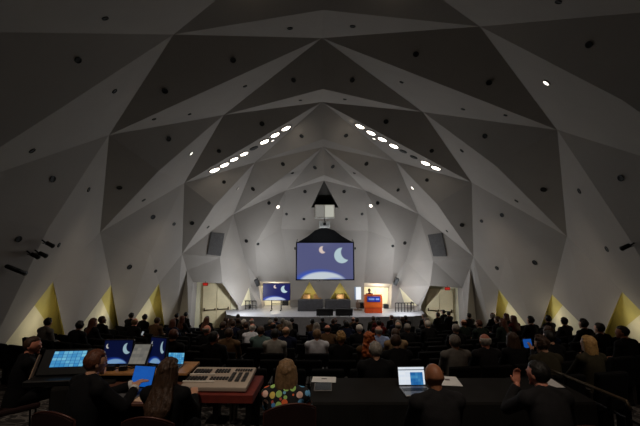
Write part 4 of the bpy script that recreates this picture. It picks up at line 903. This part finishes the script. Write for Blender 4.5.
# console table (red wood) and lighting console
ct = empty('console_table', (-1.14, 4.36, 0), -.03, 'red-brown wooden table carrying the grey lighting console', 'table')
b = bmesh.new(); box(b, (0, 0, .765), (.86, .64, .09), bev=.006); link('tabletop', b, REDWOOD, ct)
for lx in (-.37, .37):
    for ly in (-.26, .26):
        b = bmesh.new(); box(b, (lx, ly, .37), (.05, .05, .74), bev=.006); link('leg', b, DKMETAL, ct)
cs = empty('lighting_console', (-1.165, 4.36, .812), -.03, 'grey lighting console with rows of dark keys on red wood table', 'console')
R_ = Matrix.Rotation(.10, 3, 'X')
b = bmesh.new(); box(b, (0, 0, .06), (.74, .54, .05), R_, .012, 2); link('body', b, CONSOLE, cs)
b = bmesh.new(); box(b, (0, 0, .015), (.70, .52, .03), None, .006); link('base', b, REDWOOD, cs)
KEY = mat('console_key', (38, 36, 36), .5); STRIP = mat('console_strip', (226, 220, 210), .5)
def keys(x0, y0, nx, ny, dx, dy, sx, sy, m_, nm, split=False):
    b = bmesh.new()
    for i in range(nx):
        for j in range(ny):
            p = R_ @ Vector((x0+i*dx, (y0+j*dy)*.86, .034)); box(b, (p.x, p.y, p.z+.06), (sx, sy*.86, .012), R_, .002)
        if split: link(nm, b, m_, cs); b = bmesh.new()
    if not split: link(nm, b, m_, cs)
keys(-.33, .10, 6, 3, .034, .045, .027, .03, KEY, 'key_block'); keys(-.08, .12, 5, 3, .036, .04, .028, .026, KEY, 'key_block')
keys(-.34, -.12, 6, 3, .038, .04, .03, .026, KEY, 'key_block'); keys(-.08, -.10, 6, 2, .036, .05, .028, .03, KEY, 'key_block')
keys(.15, .17, 7, 2, .03, .04, .022, .024, KEY, 'key_block'); keys(.15, -.14, 3, 6, .075, .045, .045, .034, KEY, 'fader_bank', True)
keys(-.22, .04, 1, 1, .1, .1, .3, .022, STRIP, 'label_strip'); keys(-.2, -.18, 1, 1, .1, .1, .36, .022, STRIP, 'label_strip')

def tilt(rx, rz, t): return Matrix.Translation(t) @ Matrix.Rotation(rz, 4, 'Z') @ Matrix.Rotation(rx, 4, 'X')
def monitor(loc, rz, w, h, zc, rx, m_, label, name='monitor', foot=True):
    root = empty(name, loc, rz, label, 'monitor')
    M = tilt(rx, 0, (0, 0, zc))
    b = bmesh.new(); box(b, (0, .02, 0), (w+.03, .035, h+.03), bev=.008); link('housing', b, BLACKP, root, mw=M)
    quad_uv('screen', w, h, m_, root, M @ Matrix.Translation((0, -.002, 0)))
    if foot:
        b = bmesh.new(); tube(b, [(0, .06, 0), (0, .05, zc)], .02, 8); link('stem', b, DKMETAL, root)
        b = bmesh.new(); box(b, (0, .04, .008), (.22, .18, .016), bev=.005); link('foot', b, DKMETAL, root)
    return root
# the touch screen console on the side table
p = onz(70, 372, .87); root = empty('touch_console', (p.x+.12, 4.30, .865), .12, 'black touch-screen console with a bright blue interface', 'console')
b = bmesh.new(); box(b, (0, -.04, .03), (.62, .28, .06), bev=.01); link('base', b, BLACKP, root)
M = tilt(-.55, 0, (0, .05, .20)); b = bmesh.new(); box(b, (0, .02, 0), (.56, .035, .30), bev=.01); link('housing', b, BLACKP, root, mw=M)
quad_uv('screen', .36, .18, UIBLUE, root, M @ Matrix.Translation((.02, -.002, .03)))
b = bmesh.new(); box(b, (-.30, 0, .15), (.012, .05, .30), Matrix.Rotation(-.55, 3, 'X'), .003); link('side_trim', b, mat('trim_tan', (150, 126, 104), .5), root)
b = bmesh.new(); tube(b, [(-.2, .12, .03), (-.2, .10, .16)], .02, 8); tube(b, [(.2, .12, .03), (.2, .10, .16)], .02, 8); link('strut', b, DKMETAL, root)
# shelf screens
p = at(118, 363, 4.62); monitor((p.x, 4.60, .94), .03, .34, .27, .17, -.12, MONPIC, 'monitor showing a blue crescent moon beside the seated man')
p = at(141, 362, 4.62); root = monitor((p.x, 4.58, .94), -.02, .20, .24, .15, -.62, UIGREY, 'upright grey tablet with list page between the two moon monitors', 'tablet', False)
M = tilt(-.62, 0, (.02, 0.055, .215)); quad_uv('page_header', .14, .06, emat('header_blue', (90, 165, 235), .8), root, M @ Matrix.Translation((0, -.004, -.005)))
p = at(157, 360, 4.62); monitor((p.x, 4.62, .94), -.35, .24, .30, .18, -.10, MONPIC, 'monitor with deep blue image behind the long-haired woman')
def laptop(loc, rz, w, d, m_, label, open_=.30, pic=False, body=None):
    root = empty('laptop', loc, rz, label, 'laptop'); body = body or mat('laptop_grey', (120, 120, 122), .4, .5)
    b = bmesh.new(); box(b, (0, 0, .009), (w, d, .018), bev=.005); ba = link('base', b, body, root)
    b = bmesh.new()
    for i in range(12):
        for j in range(4): box(b, (-w*.42+i*w*.84/11, -d*.02+j*.022, .0195), (w*.06, .017, .004))
    link('keyboard', b, BLACKP, ba)
    M = tilt(-open_, 0, (0, d/2, .018)) @ Matrix.Translation((0, 0, d*.34+.005))
    b = bmesh.new(); box(b, (0, .006, 0), (w, .010, d*.70+.0), bev=.004); ld = link('lid', b, BLACKP, root, mw=M)
    q = quad_uv('display', w*.95, d*.64, m_, ld, Matrix.Translation((0, -.0005, 0)))
    if pic:
        quad_uv('picture', w*.46, d*.46, UIPIC, ld, Matrix.Translation((.06, -.002, -.03))); quad_uv('tool_bar', w*.95, d*.03, emat('bar_dark', (40, 60, 90), .5), ld, Matrix.Translation((0, -.002, d*.22)))
    return root
laptop((onz(137, 391, .85).x-.02, 3.93, .846), -.16, .26, .32, UITAB, 'open laptop with plain blue page under the man hands', .35)
p = at(177, 362, 4.62); laptop((p.x-.02, 4.50, .94), -.05, .21, .20, UIBLUE, 'small laptop with light blue page beyond the long-haired woman', .25)
p = onz(408, 395, .75); laptop((p.x+.12, 4.30, .745), .04, .33, .30, UIDOC, 'white-screened laptop on black table before the bald man', .22, True)
# papers and a dark tablet
def paper(px, py, z, w, d, rz, label, mark=True):
    p = onz(px, py, z); root = empty('paper', (p.x, p.y, z), rz, label, 'paper', 'papers on the black tables')
    b = bmesh.new(); box(b, (0, 0, .0015), (w, d, .003)); link('sheet', b, PAPER, root)
    if mark:
        b = bmesh.new(); box(b, (0, d*.12, .0034), (w*.22, d*.16, .0008)); link('printed_block', b, mat('print_grey', (110, 100, 104), .8), root)
paper(448, 381, .746, .27, .34, -.12, 'white printed sheet on black table right of the bald man'); paper(548, 383, .746, .24, .30, -.1, 'blank white sheet on the black table near the handrail', False)
paper(324, 379.6, .746, .30, .20, -.06, 'white printed sheet on black table behind the dark tablet')
p = onz(323, 387, .75); root = empty('tablet', (p.x, p.y, .746), -.03, 'dark tablet with a pale rim on the table beside the dotted dress', 'tablet')
b = bmesh.new(); box(b, (0, 0, .006), (.21, .26, .012), bev=.005); link('case', b, mat('case_grey', (96, 92, 90), .5), root); b = bmesh.new(); box(b, (0, 0, .0125), (.19, .24, .003)); link('screen', b, mat('dead_screen', (8, 8, 10), .2), root)
paper(80, 388, .852, .2, .3, .2, 'loose white sheet on the control desk under the man elbow', False) if False else None
for j, (px, py, rz) in enumerate(((128, 389, .1), (152, 388, -.2))):
    p = onz(px, py, .846); root = empty('paper', (p.x, 3.87 if j == 0 else 3.9, .846), rz, 'pale sheet on the control desk '+('left' if j == 0 else 'right')+' of the blue laptop', 'paper', 'papers on the control desk'); b = bmesh.new(); box(b, (0, 0, .0015), (.2, .26, .003)); link('sheet', b, mat('warm_paper', (206, 176, 150), .8), root)
for j, px in enumerate((112, 124, 151)):
    p = at(px, 368, 4.45); root = empty('adapter', (p.x, 4.43, .94), .3*j, ['small black box on tan shelf below the moon monitor', 'black cable box on tan shelf right of moon monitor', 'small black box on tan shelf by the deep blue monitor'][j], 'box')
    b = bmesh.new(); box(b, (0, 0, .03), (.09, .06, .06), bev=.008); link('case', b, BLACKP, root); b = bmesh.new(); tube(b, [(.04, 0, .03), (.09, .03, .01), (.14, .08, .008)], .006, 6); link('cable', b, BLACKP, root)

# ------------------------------------------------------------------ chairs for the back tables
def vinyl_chair(loc, rz, label, zs=.46, zt=.92):
    root = empty('banquet_chair', loc, rz, label, 'chair', 'maroon chairs at the back tables')
    b = bmesh.new(); box(b, (0, .02, zs-.04), (.44, .44, .07), bev=.025, seg=2); link('seat', b, MAROON, root)
    b = bmesh.new(); n = 9; cols = []
    for i in range(n+1):
        u = -1+2*i/n; x = u*.22; y = -.24+.03*(1-u*u)*-1; z1 = zt-.06*u*u
        cols.append([b.verts.new((x, y-.02, zs+.06)), b.verts.new((x, y-.055, z1)), b.verts.new((x, y-.012, z1)), b.verts.new((x, y+.025, zs+.06))])
    for a, c_ in zip(cols, cols[1:]):
        for q in range(4): b.faces.new((a[q], a[(q+1) % 4], c_[(q+1) % 4], c_[q]))
    b.faces.new(cols[0]); b.faces.new(cols[-1][::-1]); link('backrest', b, MAROON, root)
    b = bmesh.new(); pts = [(-.225, -.27, zs-.05)]+[(-1*.225+.45*i/10, -.275-.035*(1-(-1+.2*i)**2), zt+.008-.06*(-1+.2*i)**2) for i in range(11)]+[(.225, -.27, zs-.05)]
    tube(b, pts, .011, 8); link('frame', b, mat('chair_frame', (70, 40, 34), .4, .4), root, True)
    for lx in (-.19, .19):
        for ly in (-.19, .19):
            b = bmesh.new(); tube(b, [(lx*1.06, ly*1.1, 0), (lx, ly, zs-.06)], .012, 8); link('leg', b, DKMETAL, root)

FG = []
def fg(P, loc, rz, label, skin, hair, hcol, top, kids='jacket', scale=1.0, bottom='black', extras=None, dz=0, chair=None, chz=.92, chrot=0):
    loc = Vector(loc)+Vector((0, 0, dz)); o = instance_person(P, loc, rz, label, skin, hair, hcol, top, bottom, kids=kids, scale=scale)
    HM = P['head']
    for s_ in (-1, 1):
        b = bmesh.new(); ball(b, HM @ Vector((s_*.030, .090, .004)), (.010, .008, .008), 10, 8); link('eye', b, mat('eye_dark', (30, 22, 18), .2), o, True)
    if extras and 'collar' in extras:
        b = bmesh.new(); n = P['neck']; loft(b, [(n+Vector((0, 0, -.03)), .082, .080), (n+Vector((0, .004, .02)), .071, .072)], 18); link('collar', b, mat('collar_white', (215, 212, 208), .7), o, True)
    if extras and 'cuff' in extras:
        for q in (-1, 1):
            e_, w_ = P['el'][q], P['wr'][q]; b = bmesh.new(); tube(b, [e_.lerp(w_, .9), e_.lerp(w_, 1.02)], [.048, .045], 14); link('cuff', b, mat('collar_white', (215, 212, 208), .7), o, True)
    if chair: vinyl_chair((loc.x, loc.y, loc.z-dz), rz+chrot, chair, zt=chz)
    return o
# man at the blue laptop, leaning in, both hands on it
PA = build_person(.16, -.45, -.22, hl=(.20, .42, .90), hr=(.28, .36, .89), vox=.007, curl=.35, twist=-.3, hn=((0, 0, 1), (-.3, 0, 1)), poleL=(-.7, -.2, -1), poleR=(.7, -.4, -.8))
fg(PA, (-2.30, 3.62, 0), -.22, 'man in black suit leaning to the blue laptop at the control desk', 'fair', 'short', 'auburn', 'black', extras=('collar', 'cuff'), scale=1.03, chair='maroon chair under the man in suit at the control desk')
PB = build_person(.06, -.15, -.12, hl=(-.10, .38, .86), hr=(.14, .38, .86), vox=.007, female=True)
fg(PB, (-1.46, 3.52, 0), -.05, 'woman with very long brown hair seated at the control desk', 'fair', 'long', 'brown', 'black', 'cardigan', chair='maroon chair under the long-haired woman at the control desk')
PC_ = build_person(.04, .1, -.1, hl=(-.16, .42, .77), hr=(.16, .42, .77), vox=.007, female=True)
fg(PC_, (-.33, 3.58, 0), -.05, 'woman with sandy bob in a black dress of coloured dots', 'fair', 'bob', 'sandy', DOTS, 'dress', scale=.98, chair='maroon chair under the woman in the dotted dress', chz=1.0, chrot=.3)
PD = build_person(.12, .05, -.1, hl=(-.10, .43, .76), hr=(.12, .42, .77), vox=.007)
fg(PD, (1.06, 3.32, 0), .12, 'bald man in charcoal jacket at the black table with lit laptop', 'tan', None, 'black', 'charcoal', scale=1.0, chair='maroon chair under the bald man at the black table')
PE = build_person(.26, .35, -.12, hl=(-.12, .36, 1.03), hr=(.16, .40, .77), vox=.007, poleL=(-.5, .5, -1), curl=.7, hand_dir=((.1, .15, .98), (0, 1, -.1)), hn=((0, 1, 0), (0, 0, 1)))
fg(PE, (2.10, 3.36, 0), .08, 'dark-haired man leaning on the black table beside the handrail', 'rosy', 'short', 'black', 'charcoal', scale=1.0, chair='maroon chair under the leaning dark-haired man')
PF = build_person(.14, -.55, -.1, hl=(-.05, .42, .66), hr=(.16, .42, .66), vox=.008)
fg(PF, (-4.12, 5.10, zf(-4.12, 5.10)), -.75, 'man in black suit with white collar at the left wall end of the back row', 'rosy', 'short', 'brown', 'black', extras=('collar',), chair='maroon chair under the man with white collar near left wall')
# presenter behind the lectern: standing, only the head shows
p = onz(372.3, 313.2, ZS)
b = bmesh.new(); hc = Vector((0, .02, 1.20))
loft(b, [((0, 0, .62), .15, .11), ((0, 0, .76), .14, .10), ((0, 0, .9), .16, .11), ((0, 0, 1.0), .15, .09), ((0, 0, 1.05), .08, .06)], 18)
for q in (-1, 1):
    capsule(b, (q*.09, 0, .62), (q*.09, 0, .34), .075, .055); capsule(b, (q*.09, 0, .34), (q*.09, -.0, .06), .052, .036); ball(b, (q*.09, -.06, .035), (.036, .11, .033))
    capsule(b, (q*.17, 0, .99), (q*.2, -.12, .80), .045, .036); capsule(b, (q*.2, -.12, .80), (q*.13, -.28, .92), .035, .026); hand(b, Vector((q*.13, -.28, .92)), Vector((-q*.2, -1, .1)), Vector((0, 0, 1)), -q, .4, .85)
capsule(b, (0, 0, 1.0), (0, .0, 1.12), .052, .048); t, HM = head_bm(PI, 0, hc); merge(b, t, HM @ Matrix.Diagonal((.9, .9, .9, 1))); t.free()
o = from_mesh('person', remesh(b, .010, 3), skinmat('dark')); o.location = (p.x-.02, p.y+.95, ZS); tagobj(o, 'presenter with dark hair and maroon top behind the orange lectern', 'person')
from_mesh('hair', HAIR['short'], hairmat('black'), o, HM @ Matrix.Diagonal((.95, .95, .95, 1)))
b = bmesh.new(); loft(b, [((0, 0, .60), .165, .125), ((0, 0, .76), .155, .115), ((0, 0, .9), .175, .125), ((0, 0, 1.0), .165, .105), ((0, 0, 1.06), .085, .07)], 18)
for q in (-1, 1): capsule(b, (q*.17, 0, .99), (q*.2, -.12, .80), .058, .048); capsule(b, (q*.2, -.12, .80), (q*.14, -.24, .90), .047, .038)
from_mesh('top', remesh(b, .012, 4), clothmat('dark red'), o)
b = bmesh.new()
for q in (-1, 1): capsule(b, (q*.09, 0, .62), (q*.09, 0, .34), .09, .068); capsule(b, (q*.09, 0, .34), (q*.09, 0, .09), .064, .05)
from_mesh('trousers', remesh(b, .013, 4), clothmat('black'), o)

# a phone and a lit tablet in the hands of the audience
def held(px, row, loc, w, h, m_, label, name, tilt_):
    o = min(PEOPLE.get(row, []), key=lambda q: abs(q[0]-px))[1]
    Mw = Matrix.Translation(o.location) @ Matrix.Rotation(o.rotation_euler.z, 4, 'Z') @ Matrix.Translation(loc) @ Matrix.Rotation(tilt_, 4, 'X')
    root = empty(name, (0, 0, 0), 0, label, name); root.matrix_world = Mw
    b = bmesh.new(); box(b, (0, .006, 0), (w, .010, h), None, .003); link('case', b, BLACKP, root)
    quad_uv('screen', w*.88, h*.9, m_, root, Matrix.Translation((0, -.001, 0)))
held(552, 1, (-.07, .49, 1.0), .20, .17, emat('page_blue', (26, 96, 190), .5), 'small tablet with a blue lit page held up in the right-hand rows', 'tablet', -.2)
held(131, 5, (0, .44, .80), .08, .15, emat('phone_glow', (190, 196, 200), .5), 'small white lit phone held by a balding person on the television side', 'phone', -.5)

# ------------------------------------------------------------------ handrail beside the back tables
root = empty('handrail', (3.15, 4.2, 0), 0, 'dark metal handrail beside the end of the black table', 'handrail')
BRASS = mat('rail_bronze', (96, 84, 66), .4, .6)
b = bmesh.new(); tube(b, [(0, .95, .74), (0, .70, .76), (0, -.33, .81), (0, -.38, .74)], .018, 10); link('top_rail', b, BRASS, root, True)
b = bmesh.new(); tube(b, [(0, .25, .62), (0, -1.1, .66)], .014, 8); link('lower_rail', b, DKMETAL, root, True)
for y in (.60, -.10, -.34):
    b = bmesh.new(); box(b, (0, y, .39), (.04, .045, .78), bev=.006); link('post', b, DKMETAL, root)
root = empty('handrail', (4.6, 4.2, 0), 0, 'second dark handrail close to the right wall, with a brown top', 'handrail')
b = bmesh.new(); tube(b, [(0, .6, .98), (0, -.8, .94)], .022, 10); link('top_rail', b, BRASS, root, True)
for y in (.5, -.6):
    b = bmesh.new(); box(b, (0, y, .48), (.045, .05, .96), bev=.006); link('post', b, DKMETAL, root)

# ------------------------------------------------------------------ light
W_ = bpy.data.worlds.new('world'); SC.world = W_; W_.use_nodes = True; W_.node_tree.nodes['Background'].inputs[0].default_value = (0, 0, 0, 1)
def light(kind, name, loc, energy, color=(1, 1, 1), size=.1, rot=None, aim=None, angle=1.0, blend=.6):
    l = bpy.data.lights.new(name, kind); l.energy = energy; l.color = color
    if kind == 'AREA': l.size = size
    else: l.shadow_soft_size = size
    if kind == 'SPOT': l.spot_size = angle; l.spot_blend = blend
    o = bpy.data.objects.new(name, l); C.objects.link(o); o.location = loc
    if aim is not None: o.rotation_euler = (Vector(aim)-Vector(loc)).to_track_quat('-Z', 'Y').to_euler()
    return o
WARM = (1.0, .86, .66); COOL = (.90, .95, 1.0)
for q in DATA['big'][1::2]:                        # the ceiling spots throw on the stage
    p = Vector(q[:3])+Vector(q[3:6])*.12
    light('SPOT', 'spot', p, K_SPOT, (1, .95, .9), .12, aim=(p.x*.55, 21.3, -.9), angle=.72, blend=.7)
for p, n, A, bk in NICHE_LIGHTS:
    light('POINT', 'niche_lamp', p, K_NICHE if n is not None else K_NICHE*.42, (1, .90, .66), .03)
for s, p in PORTAL.items(): light('POINT', 'portal_lamp', p, K_PORTAL*(.6 if s == 'l' else 1), (1, .9, .72), .05)
for x, e in ((-4.3, 1), (4.9, 1), (-1.9, .45), (2.4, .45)):                     # draws no footlights; the added fill points follow
    pass
for x, y, z, e in STAGE_L: light('POINT', 'added_stage_fill', (x, y, z), e, COOL, .02)  # unseen point lights added to light the folded shell from the stage
for x, y, z, e in GLOW_L: light('POINT', 'slot_glow', (x, y, z), e, WARM, .04)
for x, y, z, e in HOUSE_L: light('SPOT', 'house_light', (x, y, z), e, (1, .52, .30), .15, aim=(x*1.05, y+1.5, -1), angle=1.9, blend=1)
for x, y, z, e, tx, ty, *r in DOWN_L: light('SPOT', 'added_down_fill', (x, y, z), e, (1, .86, .70), .12, aim=(tx, ty, r[0] if len(r) > 1 else -.5), angle=r[-1], blend=1)  # added unseen spots; the modelled downlight holes themselves stay unlit
SC.view_settings.view_transform = 'Standard'; SC.view_settings.look = 'None'; SC.view_settings.gamma = 1; SC.view_settings.use_curve_mapping = False
SC.view_settings.exposure = EXPOSURE
SC.cycles.max_bounces = 6; SC.cycles.diffuse_bounces = 4
